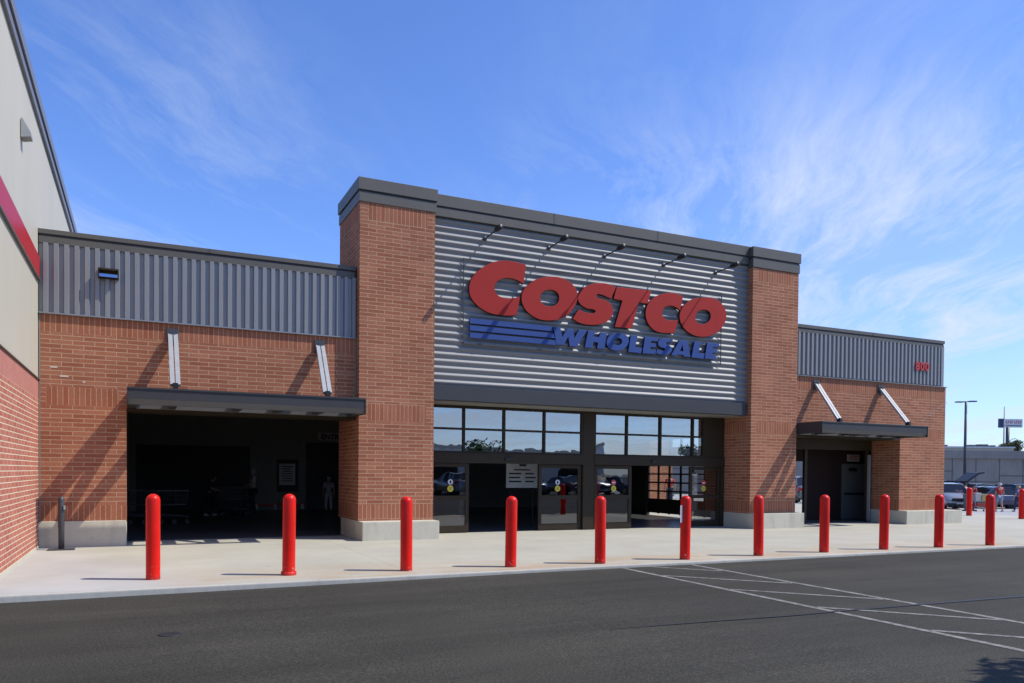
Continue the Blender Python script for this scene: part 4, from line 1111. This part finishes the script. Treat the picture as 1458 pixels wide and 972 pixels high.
def vehicle(loc, rz, kind, body, label, group=None, hatch=False, s=1.0):
    K = KINDS[kind]; root = empty('parked_car', loc, rz, label, 'car', group); root.scale = (s, s, s)
    mb = MB(); rings = []
    for y, w, z in K['st']:
        zb = .26 if abs(y) < 2.1 else .34
        prof = [(-w*.90,zb),(-w*.985,zb+.12),(-w,.5*(zb+z)+.04),(-w*.97,z-.10),(-w*.88,z-.015),(-w*.45,z+.02),(w*.45,z+.02),(w*.88,z-.015),(w*.97,z-.10),(w,.5*(zb+z)+.04),(w*.985,zb+.12),(w*.90,zb)]
        rings.append([mb.bm.verts.new((x, y, zz)) for x, zz in prof])
    for a, b in zip(rings, rings[1:]):
        n = len(a)
        for i in range(n):
            f = mb.bm.faces.new([a[i], a[(i+1)%n], b[(i+1)%n], b[i]]); f.smooth = True
    mb.bm.faces.new(rings[0]); mb.bm.faces.new(rings[-1][::-1])
    bd = mb.build('body', body, parent=root)
    # greenhouse: glass loft, roof skin and pillars
    G = K['gh']; W_ = K['W']
    def wid(z): return W_*.93 - max(0, z-K['gh'][0][1])*.42
    mb = MB(); rg = []
    base = lambda y: min(K['gh'][0][1]-.02, K['gh'][0][1])
    top = [(y, z) for y, z in G]
    zb = min(G[0][1], G[-1][1])-.03
    L_ = [[mb.bm.verts.new((sx*wid(z), y, z)) for y, z in top] for sx in (-1, 1)]
    Bt = [[mb.bm.verts.new((sx*W_*.93, y, zb)) for y, z in top] for sx in (-1, 1)]
    for q in (0, 1):
        for i in range(len(top)-1): mb.bm.faces.new([Bt[q][i], Bt[q][i+1], L_[q][i+1], L_[q][i]])
    for i in range(len(top)-1): mb.bm.faces.new([L_[0][i], L_[0][i+1], L_[1][i+1], L_[1][i]])
    gl = mb.build('windows', M['autoglass'], parent=root)
    mb = MB()
    rf = [p for p in top[1:-1]]
    for (ya, za), (yb, zb_) in zip(rf, rf[1:]):
        A = [(-wid(za)-.01,ya,za-.015),(-wid(za)*.5,ya,za+.03),(wid(za)*.5,ya,za+.03),(wid(za)+.01,ya,za-.015)]
        B_ = [(-wid(zb_)-.01,yb,zb_-.015),(-wid(zb_)*.5,yb,zb_+.03),(wid(zb_)*.5,yb,zb_+.03),(wid(zb_)+.01,yb,zb_-.015)]
        for i in range(3): mb.face([A[i], A[i+1], B_[i+1], B_[i]], smooth=True)
    for sx in (-1, 1):
        for (ya, za), (yb, zb_) in zip(top, top[1:]):
            mb.bar((sx*(wid(za)+.004), ya, za), (sx*(wid(zb_)+.004), yb, zb_), .06, .05)
        mid = top[2]; mb.bar((sx*(W_*.93+.004), mid[0]+.02, G[0][1]-.03), (sx*(wid(mid[1])+.004), mid[0]+.02, mid[1]), .05, .09)
        if kind == 'suv': q = top[3]; mb.bar((sx*(W_*.93+.004), q[0]-.15, G[0][1]), (sx*(wid(q[1])+.004), q[0]-.15, q[1]-.02), .05, .12)
    mb.build('roof', body, parent=root)
    yf = K['st'][0][0]; yr = K['st'][-1][0]; zh = K['st'][1][2]; wf = K['st'][1][1]
    for sx in (-1, 1):
        for yy in (-1.42, 1.42):
            mb = MB(); mb.tube([(sx*(W_-.20),yy,.335),(sx*(W_+.012),yy,.335)], .335, 22); w = mb.build('wheel', M['tyre'], parent=root)
            mb = MB(); mb.tube([(sx*(W_-.05),yy,.335),(sx*(W_+.022),yy,.335)], .215, 14, smooth=False); mb.build('rim', M['rim'], parent=w)
            mb = MB(); mb.tube([(sx*(W_-.35),yy,.35),(sx*(W_-.010+.012),yy,.35)], .395, 22); mb.build('wheel_arch', M['trim'], parent=root)
        mb = MB(); mb.prism([(sx*wf*.98,zh-.20),(sx*wf*.50,zh-.17),(sx*wf*.50,zh-.07),(sx*wf*.94,zh-.01)], lambda a, b, t: (a, t+abs(a)*.16, b), yf-.03, yf+.16); mb.build('headlight', M['lamp_clear'], parent=root)
        zr = K['st'][-3][2]
        mb = MB(); mb.prism([(sx*K['st'][-3][1]*.97,zr-.34),(sx*K['st'][-3][1]*.62,zr-.30),(sx*K['st'][-3][1]*.62,zr-.15),(sx*K['st'][-3][1]*.95,zr-.08)], lambda a, b, t: (a, t, b), yr-.20, yr+.012); mb.build('taillight', M['lamp_red'], parent=root)
        mb = MB(); mb.box(sx*(W_+.02)-(.10 if sx < 0 else .0), sx*(W_+.02)+(.10 if sx > 0 else 0), -.95, -.80, G[0][1]-.02, G[0][1]+.13, bev=.02); mb.build('mirror', body, parent=root)
    mb = MB(); mb.prism([(-.46,zh-.22),(.46,zh-.22),(.42,zh-.03),(-.42,zh-.03)], lambda a, b, t: (a, t, b), yf-.035, yf+.14); mb.build('grille', M['trim'], parent=root)
    mb = MB(); mb.box(-wf*.95, wf*.95, yf-.04, yf+.12, .30, .44, bev=.03); mb.build('bumper', M['trim'] if kind == 'suv' else body, parent=root)
    mb = MB(); mb.box(-.20,.20, yf-.052, yf-.041, .40, .50); mb.box(-.20,.20, yr+.013, yr+.02, .62, .73); mb.build('number_plate', M['plate'], parent=root)
    if hatch:
        p = Vector((0, 1.62, 1.64)); 
        mb = MB(); mb.prism([(1.55,1.66),(2.30,2.20),(2.62,2.24),(2.64,2.16),(2.34,2.10),(1.62,1.58)], lambda a, b, t: (t, a, b), -.78, .78); hd = mb.build('open_tailgate', M['trim'], parent=root)
        mb = MB(); mb.face([(-.6,1.75,1.66),(.6,1.75,1.66),(.6,2.25,2.03),(-.6,2.25,2.03)]); mb.build('rear_window', M['autoglass'], parent=hd)
    return root
# ------------------------------------------------------------------ inside the dark hall
es = empty('entrance_sign', (7.72, 33.88, 3.12), label='pale board with the dark word ENTRANCE over the inner doorway', cat='sign')
mb = MB(); mb.box(-.92, .92, -.03, .0, -.17, .17); mb.build('board', M['paper'], parent=es)
tx = text_mesh('lettering', 'ENTRANCE', .30, .006, M['ink'], es, .010); tx.location = (0, -.04, -.11); tx.rotation_euler = (RAD(90), 0, 0)
tx.scale = (1.02, 1, 1)
po = empty('notice_poster', (5.54, 33.96, 1.5), label='white printed poster on a dark board on the inner wall left of the doorway', cat='poster')
mb = MB(); mb.box(-.42, .46, -.03, 0, -.75, .62); mb.build('backing_board', M['inside_dark'], parent=po)
mb = MB(); mb.box(-.33, .33, -.045, -.031, -.46, .44); mb.build('sheet', M['white'], parent=po)
mb = MB()
for i in range(7): mb.box(-.24+.03*(i%3), .24-.04*((i*2)%3), -.05, -.046, .30-.1*i, .335-.1*i)
mb.build('print', M['ink'], parent=po)
nb = empty('notice_board', (10.55, 21.6, 1.55), label='grey price board with lines of dark lettering inside the left doorway', cat='notice board')
mb = MB(); mb.box(-.55, .50, -.02, .02, -.36, .42); mb.build('board', M['paper'], parent=nb)
mb = MB()
mb.box(-.12,.12,-.03,-.021,.30,.36)
for i in range(4):
    if i == 0: mb.box(-.30,.25,-.03,-.021,.17,.21)
    else:
        mb.box(-.47,-.10+.05*(i%2),-.03,-.021,.17-.12*i,.215-.12*i); mb.box(.08,.44-.06*(i%2),-.03,-.021,.17-.12*i,.215-.12*i)
mb.build('print', M['ink'], parent=nb)
mb = MB()
for s in (-.4,.36): mb.bar((s,.03,-1.55),(s,.03,.42),.03,.03)
mb.build('stand', M['black'], parent=nb)
mb = MB()
mb.bar((3.9,33.6,.22),(6.3,33.6,.22),.06,.10)
gr = mb.build('guard_rail', M['sticker_red'], label='low dark red guard rail along the foot of the inner wall', cat='guard rail')
for x in (4.25, 5.0, 6.1):
    mb = MB(); mb.box(x-.05,x+.05,33.52,33.569,.05,.25); mb.build('rail_foot', M['white'], parent=gr)

WHITE = cloth('white_cloth', (.62,.62,.60)); BLACK = cloth('black_cloth', (.02,.02,.022)); LILAC = cloth('lilac_cloth', (.46,.46,.60))
RED = cloth('red_cloth', (.52,.035,.030)); DEN = cloth('denim_light', (.28,.36,.48)); NAVY = cloth('navy_cloth', (.03,.04,.10)); BLUE = cloth('blue_cloth', (.10,.13,.34)); GREY = cloth('grey_cloth', (.16,.16,.17))
H_DK = cloth('hair_dark', (.03,.022,.016)); H_BL = cloth('hair_blond', (.50,.36,.17)); H_WH = cloth('hair_grey', (.50,.48,.44)); SHOE = cloth('shoe_dark', (.03,.03,.03)); SHOEW = cloth('shoe_white', (.6,.6,.6))
person((2.18,29.9,.006), RAD(75), 1.46, 'person in dark clothes bending over a cart in the dark hall', BLACK, BLACK, SHOEW, H_DK, 'push', lean=.25, stride=.12)
person((3.80,30.9,.006), RAD(-80), 1.68, 'person in white top and black trousers walking in the dark hall', WHITE, BLACK, SHOE, H_WH, 'push', stride=.08)
person((6.78,31.6,.006), RAD(175), 1.40, 'person in pale lilac top and trousers walking in the dark doorway', LILAC, WHITE, SHOE, H_WH, 'stand', stride=.14)
c0 = cart((3.05,29.9,.006), RAD(78), 'shopping cart pushed by the person in dark clothes in the dark hall', metal=M['cart_dark'], red=False)
for (x, y, rz, lb) in ((2.85,30.95,-80,'shopping cart in front of the person in the white top in the dark hall'), (-.9,24.0,90,'shopping cart nested near the left wall inside the dark hall, nearest of its line')):
    o = copy_tree(c0); o.location = (x, y, .006); o.rotation_euler = (0, 0, RAD(rz)); tag(o, lb)
for i, w in enumerate(('second','third','fourth','last')):
    o = copy_tree(c0); o.location = (-.6+.36*(i+1), 26.0, .006); o.rotation_euler = (0, 0, RAD(90)); tag(o, w+' shopping cart of the nested line deep in the dark hall')

# ------------------------------------------------------------------ people and cars out in the lot
def zl(x): return z_lot(x, 0)
person((46.3,29.9,zl(46.3)), RAD(160), 1.74, 'person in red top and pale denim shorts walking away in the lot', RED, DEN, SHOEW, H_WH, 'stand', shorts=True, stride=.12)
person((47.6,29.6,zl(47.6)), RAD(175), 1.58, 'person with blond hair in blue top and dark trousers at the right edge', BLUE, NAVY, SHOEW, H_BL, 'stand', stride=.16)
person((44.75,30.9,zl(44.7)), RAD(190), 1.72, 'person in navy top bending behind the open tailgate', NAVY, GREY, SHOE, H_DK, 'reach', lean=.15)
person((45.6,31.1,zl(45.6)), RAD(80), 1.62, 'person in red and grey top with dark hair behind the loaded cart', RED, GREY, SHOE, H_DK, 'push', lean=.12)
person((24.55,33.0,.0), RAD(150), 1.66, 'person in a red top outside the glazed roll-up door', RED, NAVY, SHOE, H_DK, 'stand')
lc = cart((45.25,30.4,zl(45.3)), RAD(70), 'loaded shopping cart beside the open tailgate in the lot', group='shopping carts')
M['box_y'] = paint('carton_yellow', (.62,.42,.08), .6); M['box_r'] = paint('carton_red', (.5,.06,.04), .6); M['box_w'] = paint('carton_white', (.65,.62,.55), .6)
for nm, (a, b_, c_, d, e, f), mt in (('carton', (-.2,.05,-.35,0,.62,1.05), 'box_y'), ('carton', (.06,.2,-.3,.1,.62,.98), 'box_r'), ('carton', (-.18,.18,.05,.38,.62,1.12), 'box_w'), ('carton', (-.2,.2,-.3,.3,.30,.50), 'box_r')):
    mb = MB(); mb.box(a,b_,c_,d,e,f,bev=.01)
    o = mb.build('grocery_carton', M[mt], cat='carton', group='cartons in the loaded cart')
    o.matrix_world = lc.matrix_world
    o.location = lc.location; o.rotation_euler = lc.rotation_euler
    o['label'] = {'box_y':'yellow carton at the front of the loaded cart in the lot','box_w':'white carton at the handle end of the loaded cart','box_r':('red carton on the lower rack of the loaded cart' if e < .5 else 'red carton inside the basket of the loaded cart')}[mt]
P_SIL = carpaint('paint_silver', (.34,.345,.35), .4); P_BLK = carpaint('paint_black', (.012,.012,.015), .2); P_BLU = carpaint('paint_slate_blue', (.03,.045,.10), .4)
P_NVY = carpaint('paint_navy', (.020,.028,.075), .3); P_MAR = carpaint('paint_maroon', (.16,.015,.018), .3); P_GRY = carpaint('paint_grey', (.20,.21,.23), .5); P_LBL = carpaint('paint_pale_blue', (.13,.16,.23), .5); P_RED = carpaint('paint_red', (.38,.02,.02), .2); P_WHT = carpaint('paint_white', (.70,.70,.70), .0)
CG = 'cars parked in the lot'
def car_at(px_dir, depth, rz, kind, paint_, label, hatch=False, dz=0, s=1.0):
    x, y = px_dir[0]*depth, px_dir[1]*depth
    return vehicle((x, y, zl(x)+dz), RAD(rz), kind, paint_, label, CG, hatch, s)
def dirp(px): # ground direction per metre of depth
    d = f_ + r_*((px-729)/1116.79); return (d.x, d.y)
car_at(dirp(1352), 50, -40, 'suv', P_SIL, 'silver car with dark grille facing out beside the brick corner')
car_at(dirp(1331), 54, -120, 'suv', P_BLK, 'black car with its tailgate raised next to the lamp post', hatch=True, s=1.08)
car_at(dirp(1413), 56, 68, 'sedan', P_LBL, 'pale blue grey saloon behind the person in red')
car_at(dirp(1424), 52.5, 75, 'sedan', P_NVY, 'dark blue saloon in front of the pale one, right behind the person in red')
car_at(dirp(1462), 57, 80, 'suv', P_BLU, 'slate blue car with roof seen over the blond person')
car_at(dirp(1447), 66, 85, 'suv', P_MAR, 'maroon car with dark roof at the back by the concrete wall')
car_at(dirp(1347), 66, 80, 'suv', P_RED, 'red car roof showing between the brick corner and the raised tailgate')
car_at(dirp(1398), 63, 85, 'suv', P_GRY, 'tall dark grey car at the back, left of the maroon one')
car_at(dirp(1391), 57.5, 72, 'sedan', P_NVY, 'dark navy saloon just right of the raised tailgate, behind the loaded cart')
car_at(dirp(1440), 60.5, 88, 'sedan', P_BLK, 'black saloon roof between the person in red and the blond person')
car_at(dirp(1137), 57, 80, 'suv', P_NVY, 'navy car seen through the gap beside the right pillar')
car_at(dirp(1131), 50, 160, 'suv', P_GRY, 'grey car with red tail lamp in the gap beside the right pillar')
# shrubs
def shrub(loc, r, h, label, mat, n=260, group=None):
    root = empty('shrub', loc, 0, label, 'shrub', group)
    mb = MB(); rnd = random.Random(int(loc[0]*100))
    for i in range(n):
        a, t = rnd.uniform(0, 2*pi), rnd.random()
        rr = r*sqrt(rnd.random())*(.55+.45*sin(pi*min(1, t+.15)))
        c = Vector((rr*cos(a), rr*sin(a), .08+t*h)); s = rnd.uniform(.05,.10)
        u = Vector((rnd.uniform(-1,1), rnd.uniform(-1,1), rnd.uniform(-1,1))).normalized(); v = u.orthogonal().normalized()
        mb.face([c-u*s, c+v*s*.5, c+u*s, c-v*s*.5])
    mb.build('foliage', mat, parent=root, recalc=False)
    mb = MB(); mb.tube([(0,0,-.02),(0.02,0,h*.6)], .025, 6); mb.build('stem', M['bark'], parent=root)
shrub((26.9,36.0,-.0), .9, .9, 'low yellow green shrub seen through the glazed roll-up door', M['leaf2'])
shrub((36.5,35.6,zl(36.5)), 1.1, .7, 'low green shrub in the gap beside the right pillar', M['leaf'])

# lamp post, wall, far things
lx, ly_ = dirp(1373)[0]*60, dirp(1373)[1]*60
lpst = empty('lamp_post', (lx, ly_, zl(lx)), RAD(-25), 'tall dark lamp post with a double head beside the raised tailgate', 'lamp post')
mb = MB(); mb.tube([(0,0,.7),(0,0,7.9)], [.12,.085], 10); mb.build('pole', M['darksteel'], parent=lpst)
mb = MB(); mb.lathe([(.3,0),(.3,.75),(0,.75)], (0,0,0), 16); mb.build('footing', M['base'], parent=lpst)
mb = MB(); mb.bar((-.35,0,7.86),(.35,0,7.90),.08,.08); mb.build('cross_arm', M['darksteel'], parent=lpst)
for s in (-1, 1):
    mb = MB(); mb.box(s*.52-.26, s*.52+.26, -.16, .16, 7.84+s*.03, 7.93+s*.03, bev=.02); mb.build('lamp_head', M['darksteel'], parent=lpst)
# retaining wall of the raised road: panels, parapet
D = 82.0
c = Vector((f_.x, f_.y, 0)).normalized()*D*1.02
rv = Vector((r_.x, r_.y, 0)).normalized(); fv = Vector((f_.x, f_.y, 0)).normalized()
def wp(a, b, z): p = fv*(D+b)+rv*a; return (p.x, p.y, z)
rw = empty('retaining_wall', wp(45, 0, -.66), 0, 'long grey concrete retaining wall with parapet behind the parked cars', 'wall')
def rbox(name, a0, a1, b0, b1, z0, z1, mat):
    mb = MB(); P = [wp(a0,b0,0),wp(a1,b0,0),wp(a1,b1,0),wp(a0,b1,0)]
    mb.prism([(p[0],p[1]) for p in P], lambda x, y, t: (x, y, t), z0, z1)
    o = mb.build(name, mat, parent=rw); o.matrix_parent_inverse = Matrix.Translation(-Vector(rw.location)); return o
rbox('wall_panels', 12, 110, .3, 1.2, -.9, 3.60, M['retain'])
rbox('parapet', 12, 110, .0, 1.3, 3.601, 4.42, M['retain'])
M['joint'] = paint('wall_joint', (.11,.11,.11), .8)
mb = MB()
rnd = random.Random(4)
for a in lin(14, 108, 38):
    o = .285
    p, q = wp(a,o,-.8), wp(a,o,3.59); mb.bar(p, q, .07, .03)
    p, q = wp(a,o,1.7+rnd.choice((-.55,.55,.1))), wp(a+2.45,o,.62); q = (q[0], q[1], p[2]); mb.bar(p, q, .03, .08)
o = mb.build('panel_joint', M['joint'], parent=rw); o.matrix_parent_inverse = Matrix.Translation(-Vector(rw.location))
# raised ground behind the wall
mb = MB(); P = [wp(12,1.31,0),wp(160,1.31,0),wp(160,60,0),wp(12,60,0)]
mb.prism([(p[0],p[1]) for p in P], lambda x, y, t: (x, y, t), -.9, 3.55); mb.build('embankment', M['ground'], kind='structure')
fb = empty('far_building', wp(62, 24, 2.9), 0, 'long low pale building with roof units beyond the concrete wall', 'building')
def fbox(name, a0, a1, b0, b1, z0, z1, mat):
    mb = MB(); P = [wp(a0,b0,0),wp(a1,b0,0),wp(a1,b1,0),wp(a0,b1,0)]
    mb.prism([(p[0],p[1]) for p in P], lambda x, y, t: (x, y, t), z0, z1)
    o = mb.build(name, mat, parent=fb); o.matrix_parent_inverse = Matrix.Translation(-Vector(fb.location)); return o
fbox('wall', 54, 69.0, 26, 38, 3.5, 5.65, M['panel']); fbox('parapet', 53.9, 69.1, 25.8, 38, 5.651, 5.85, M['white'])
for a, w, h in ((59.5,1.2,.55),(61.6,.5,.45),(65.2,.8,.5),(66.6,1.3,.6),(68.4,.5,.45)): fbox('roof_unit', a, a+w, 30, 31, 5.85, 5.85+h*.8, M['darksteel'])
bb = empty('pole_sign', wp(74.4, 36, 2.9), -yaw, 'white and dark roadside sign on a tall dark pole beyond the wall', 'sign')
mb = MB(); mb.tube([(0,0,0),(0,0,6.35)], .26, 10); mb.build('pole', M['darksteel'], parent=bb)
mb = MB(); mb.box(-.55, 2.1, -.18, .18, 6.25, 7.5); mb.build('sign_panel', M['sticker_white'], parent=bb)
mb = MB(); mb.box(-1.35, -.56, -.2, .2, 6.2, 7.55); mb.build('dark_panel', M['navy_ink'], parent=bb)
t1 = text_mesh('lettering', 'TIRE KINGDOM', .36, .01, M['sticker_red'], bb, .01) if False else None
mb = MB()
for i in range(8):
    x0 = -.35+.28*i + (.12 if i > 3 else 0); mb.box(x0, x0+.07, -.20, -.181, 6.85, 7.25); mb.box(x0+.08, x0+.19, -.20, -.181, 7.16 if i%2 else 6.85, 7.25 if i%2 else 6.96)
mb.build('lettering', M['sticker_red'], parent=bb)
mb = MB()
for i in range(10): mb.box(-.35+.23*i, -.2+.23*i, -.20, -.181, 6.42, 6.58)
mb.build('small_lettering', M['ink'], parent=bb)
fp = wp(72.6, 34, 2.9)
mb = MB(); mb.tube([(0,0,0),(0,0,9.2)], [.12,.07], 8); mb.build('flag_pole', M['steel'], label='thin bare grey pole standing in front of the roadside sign', cat='pole', loc=fp)

# trees
def tree(loc, h, r, label, mat, n=1500, trunk=.12, seed=1, leaf=(.10,.2), group=None, squash=1.0, base=.35):
    rnd = random.Random(seed)
    root = empty('tree', loc, 0, label, 'tree', group)
    mb = MB(); hb = h*base
    mb.tube([(0,0,-.05),(.04,.02,hb*.6),(.0,.05,hb),(.05,0,h*.62)], [trunk*1.2,trunk,trunk*.85,trunk*.4], 9)
    cl = []
    for i in range(11):
        a = i*2.4+rnd.uniform(-.4,.4); rr = r*rnd.uniform(.35,.8); z = hb+ (h-hb)*rnd.uniform(.18,.85)
        p = Vector((rr*cos(a), rr*sin(a), z)); cl.append((p, r*rnd.uniform(.32,.52)))
        s = Vector((0,.02,hb*rnd.uniform(.8,1.3)))
        mb.tube([s, s.lerp(p,.5)+Vector((0,0,.1*h*.3)), p], [trunk*.5,trunk*.3,trunk*.1], 6)
    cl.append((Vector((0,0,h-r*.4)), r*.45))
    mb.build('trunk', M['bark'], parent=root)
    mb = MB()
    for i in range(n):
        p, cr = cl[i % len(cl)]
        d = Vector((rnd.gauss(0,1), rnd.gauss(0,1), rnd.gauss(0,1)*squash)).normalized()*cr*rnd.random()**.4
        c = p+d; s = rnd.uniform(*leaf)
        u = Vector((rnd.uniform(-1,1), rnd.uniform(-1,1), rnd.uniform(-.6,.6))).normalized(); v = u.orthogonal().normalized()
        v.rotate(Matrix.Rotation(rnd.uniform(0,6.3), 3, u))
        mb.face([c-u*s, c+v*s*.45, c+u*s, c-v*s*.45])
    mb.build('crown', mat, parent=root, recalc=False)
    return root
tp = wp(71, 30, 3.3); tree(tp, 3.4, 2.0, 'bushy olive green tree top showing above the concrete wall under the roadside sign', M['leaf2'], 1500, .15, 5, (.12,.25))
# trees that the photo shows by the shadow in its lower right corner and in the glass reflections
tree((10.45,1.75,-.05), 5.6, 1.45, 'small tree at the kerb whose crown shades the asphalt in the lower right corner', M['leaf'], 2600, .09, 3, (.09,.17))
RG = 'trees reflected in the entrance glass'
for i, (x, y, h, r) in enumerate(((42.5,-60,6.4,2.8),(50,-64,5.0,1.8),(77,-58,6.6,2.8),(84,-66,5.5,2.6),(30,-70,4.6,2.6))):
    tree((x,y,-.05), h, r, ['round green tree reflected in the second upper window','small green tree reflected in the third upper window','tall green tree reflected in the upper windows right of the post','green tree reflected at the right end of the upper windows','green tree reflected in the lower door panes'][i], M['leaf'], 1500, .16, 20+i, (.16,.30), RG)
rb = empty('pale_building', (40,-95,-.1), 0, 'long pale flat roofed building reflected in the entrance glass', 'building')
mb = MB(); mb.box(-45,45,-8,0,0,6.2); mb.build('wall', M['white'], parent=rb)
mb = MB(); mb.box(-45.2,45.2,-8.2,.2,6.201,6.8); mb.build('parapet', M['panel'], parent=rb)
for x in (-34,-20,-6,8,22,36):
    mb = MB(); mb.box(x-3,x+3,.01,.06,.5,3.2); mb.build('window', M['autoglass'], parent=rb)
cols = [P_SIL,P_NVY,P_WHT,P_GRY,P_RED,P_LBL,P_BLK,P_SIL,P_NVY,P_WHT]
nms = ['silver','navy','white','grey','red','pale blue','black','silver','navy','white']
for i in range(10):
    vehicle((11+i*3.1, -14-(i%2)*.3, z_road(20,0)), RAD(180 if i%3 else 0), 'suv' if i%2 else 'sedan', cols[i], nms[i]+(' tall car' if i%2 else ' low car')+' in the row reflected in the door glass, '+['at the left end','next to the left end','third along','before the middle','left of the middle','right of the middle','after the middle','third from the right end','next to the right end','at the right end'][i], 'cars reflected in the door glass')

# ------------------------------------------------------------------ light and sky
AZ = Vector((.905, -.425, 0)); EL = RAD(51.2)
sd = Vector((AZ.x*cos(EL), AZ.y*cos(EL), sin(EL))).normalized()
sl = bpy.data.lights.new('sun', 'SUN'); sl.energy = 5.0; sl.angle = RAD(.53); sl.color = (1.0, .95, .86)
so = bpy.data.objects.new('sun', sl); COL.objects.link(so)
so.rotation_euler = sd.to_track_quat('Z', 'Y').to_euler(); so.location = (40,-20,60)
w = bpy.data.worlds.new('World'); S.world = w; w.use_nodes = True
nt = w.node_tree
bg = nt.nodes['Background']; 
sky = nt.nodes.new('ShaderNodeTexSky'); sky.sky_type = 'NISHITA'; sky.sun_disc = False
sky.sun_elevation = EL; sky.sun_rotation = atan2(sd.x, sd.y)
sky.altitude = 50; sky.air_density = 1.0; sky.dust_density = .3; sky.ozone_density = 4.0
g = nt.nodes.new('ShaderNodeTexCoord').outputs['Generated']
col = mix(nt, 1.0, sky.outputs[0], (.84, 1.02, 1.47), 'MULTIPLY')
sep = nt.nodes.new('ShaderNodeSeparateXYZ'); LK(nt, g, sep.inputs[0])
# cirrus: project the view direction on a high flat layer
zc = N(nt, 'Math', _operation='MAXIMUM'); zc.inputs[1].default_value = .02; LK(nt, sep.outputs[2], zc.inputs[0])
zc2 = N(nt, 'Math', _operation='ADD'); zc2.inputs[1].default_value = .06; LK(nt, zc.outputs[0], zc2.inputs[0])
dv = []
for i in (0, 1):
    d = N(nt, 'Math', _operation='DIVIDE'); LK(nt, sep.outputs[i], d.inputs[0]); LK(nt, zc2.outputs[0], d.inputs[1]); dv.append(d.outputs[0])
cb = nt.nodes.new('ShaderNodeCombineXYZ'); LK(nt, dv[0], cb.inputs[0]); LK(nt, dv[1], cb.inputs[1])
def cloud_noise(scale, rot, stretch, off, detail=6, rough=.6, warp=.6):
    wn = N(nt, 'TexNoise', Scale=.7, Detail=3); LK(nt, cb.outputs[0], wn.inputs['Vector'])
    wv = nt.nodes.new('ShaderNodeVectorMath'); wv.operation = 'SCALE'; wv.inputs['Scale'].default_value = warp; LK(nt, wn.outputs['Color'], wv.inputs[0])
    ad = nt.nodes.new('ShaderNodeVectorMath'); ad.operation = 'ADD'; LK(nt, cb.outputs[0], ad.inputs[0]); LK(nt, wv.outputs[0], ad.inputs[1])
    mp = nt.nodes.new('ShaderNodeMapping'); mp.inputs['Scale'].default_value = stretch; mp.inputs['Location'].default_value = off
    m0 = nt.nodes.new('ShaderNodeMapping'); m0.inputs['Rotation'].default_value = (0, 0, rot)   # turn first, then stretch along the wind
    LK(nt, ad.outputs[0], m0.inputs[0]); LK(nt, m0.outputs[0], mp.inputs[0])
    n = N(nt, 'TexNoise', Scale=scale, Detail=detail, Roughness=rough); LK(nt, mp.outputs[0], n.inputs['Vector'])
    return n.outputs['Fac']
def math(op, a, b):
    n = N(nt, 'Math', _operation=op)
    for i, v in enumerate((a, b)):
        if isinstance(v, (int, float)): n.inputs[i].default_value = v
        else: LK(nt, v, n.inputs[i])
    return n.outputs[0]
def dirmask(v, c0, c1):
    d = nt.nodes.new('ShaderNodeVectorMath'); d.operation = 'DOT_PRODUCT'; d.inputs[1].default_value = Vector(v).normalized()
    LK(nt, g, d.inputs[0])
    mr = N(nt, 'MapRange'); mr.interpolation_type = 'SMOOTHSTEP'; mr.inputs[1].default_value = c0; mr.inputs[2].default_value = c1; LK(nt, d.outputs['Value'], mr.inputs[0])
    return mr.outputs[0]
SKY_A = RAD(29); SKY_B = RAD(33)
streak = ramp(nt, cloud_noise(1.3, SKY_A, (1.0,.12,1), (3.1,.7,0), 7, .60, .35), [(.54, 0), (.84, 1)])
wisps = ramp(nt, cloud_noise(1.7, SKY_B, (1.0,.20,1), (1.7,5.2,0), 9, .70, .7), [(.47, 0), (.76, 1)])
veil = ramp(nt, cloud_noise(.55, SKY_A, (1.0,.35,1), (9.2,2.4,0), 5, .55, .8), [(.38, 0), (.72, 1)])
zf = N(nt, 'MapRange'); zf.interpolation_type = 'SMOOTHSTEP'; zf.inputs[1].default_value = .30; zf.inputs[2].default_value = .46; zf.inputs[3].default_value = 1; zf.inputs[4].default_value = .22; LK(nt, sep.outputs[2], zf.inputs[0])
right = math('MULTIPLY', dirmask((.82,.53,.17), .76, .985), zf.outputs[0])
left = dirmask((.0,.95,.27), .955, .998)
cl = math('ADD', math('MULTIPLY', wisps, math('ADD', math('MULTIPLY', right, 1.0), .02)), math('ADD', math('MULTIPLY', streak, .22), math('MULTIPLY', math('MULTIPLY', wisps, left), .42)))
cl = math('ADD', cl, math('MULTIPLY', veil, math('ADD', math('MULTIPLY', right, .32), .0)))
back = dirmask((.55,-.80,.10), .72, .96)  # unseen clouds added behind the camera to whiten the glass reflections
cl = math('ADD', cl, math('MULTIPLY', back, math('ADD', math('MULTIPLY', wisps, .7), math('MULTIPLY', veil, .5))))
cl = math('MINIMUM', cl, .88)
fin = mix(nt, cl, col, (4.9, 5.5, 6.4))
LK(nt, fin, bg.inputs[0]); bg.inputs[1].default_value = .15
S.view_settings.view_transform = 'Standard'; S.view_settings.look = 'None'; S.view_settings.gamma = 1; S.view_settings.use_curve_mapping = False
S.view_settings.exposure = 0.0
S.render.engine = 'CYCLES'
S.cycles.max_bounces = 8; S.cycles.transparent_max_bounces = 12
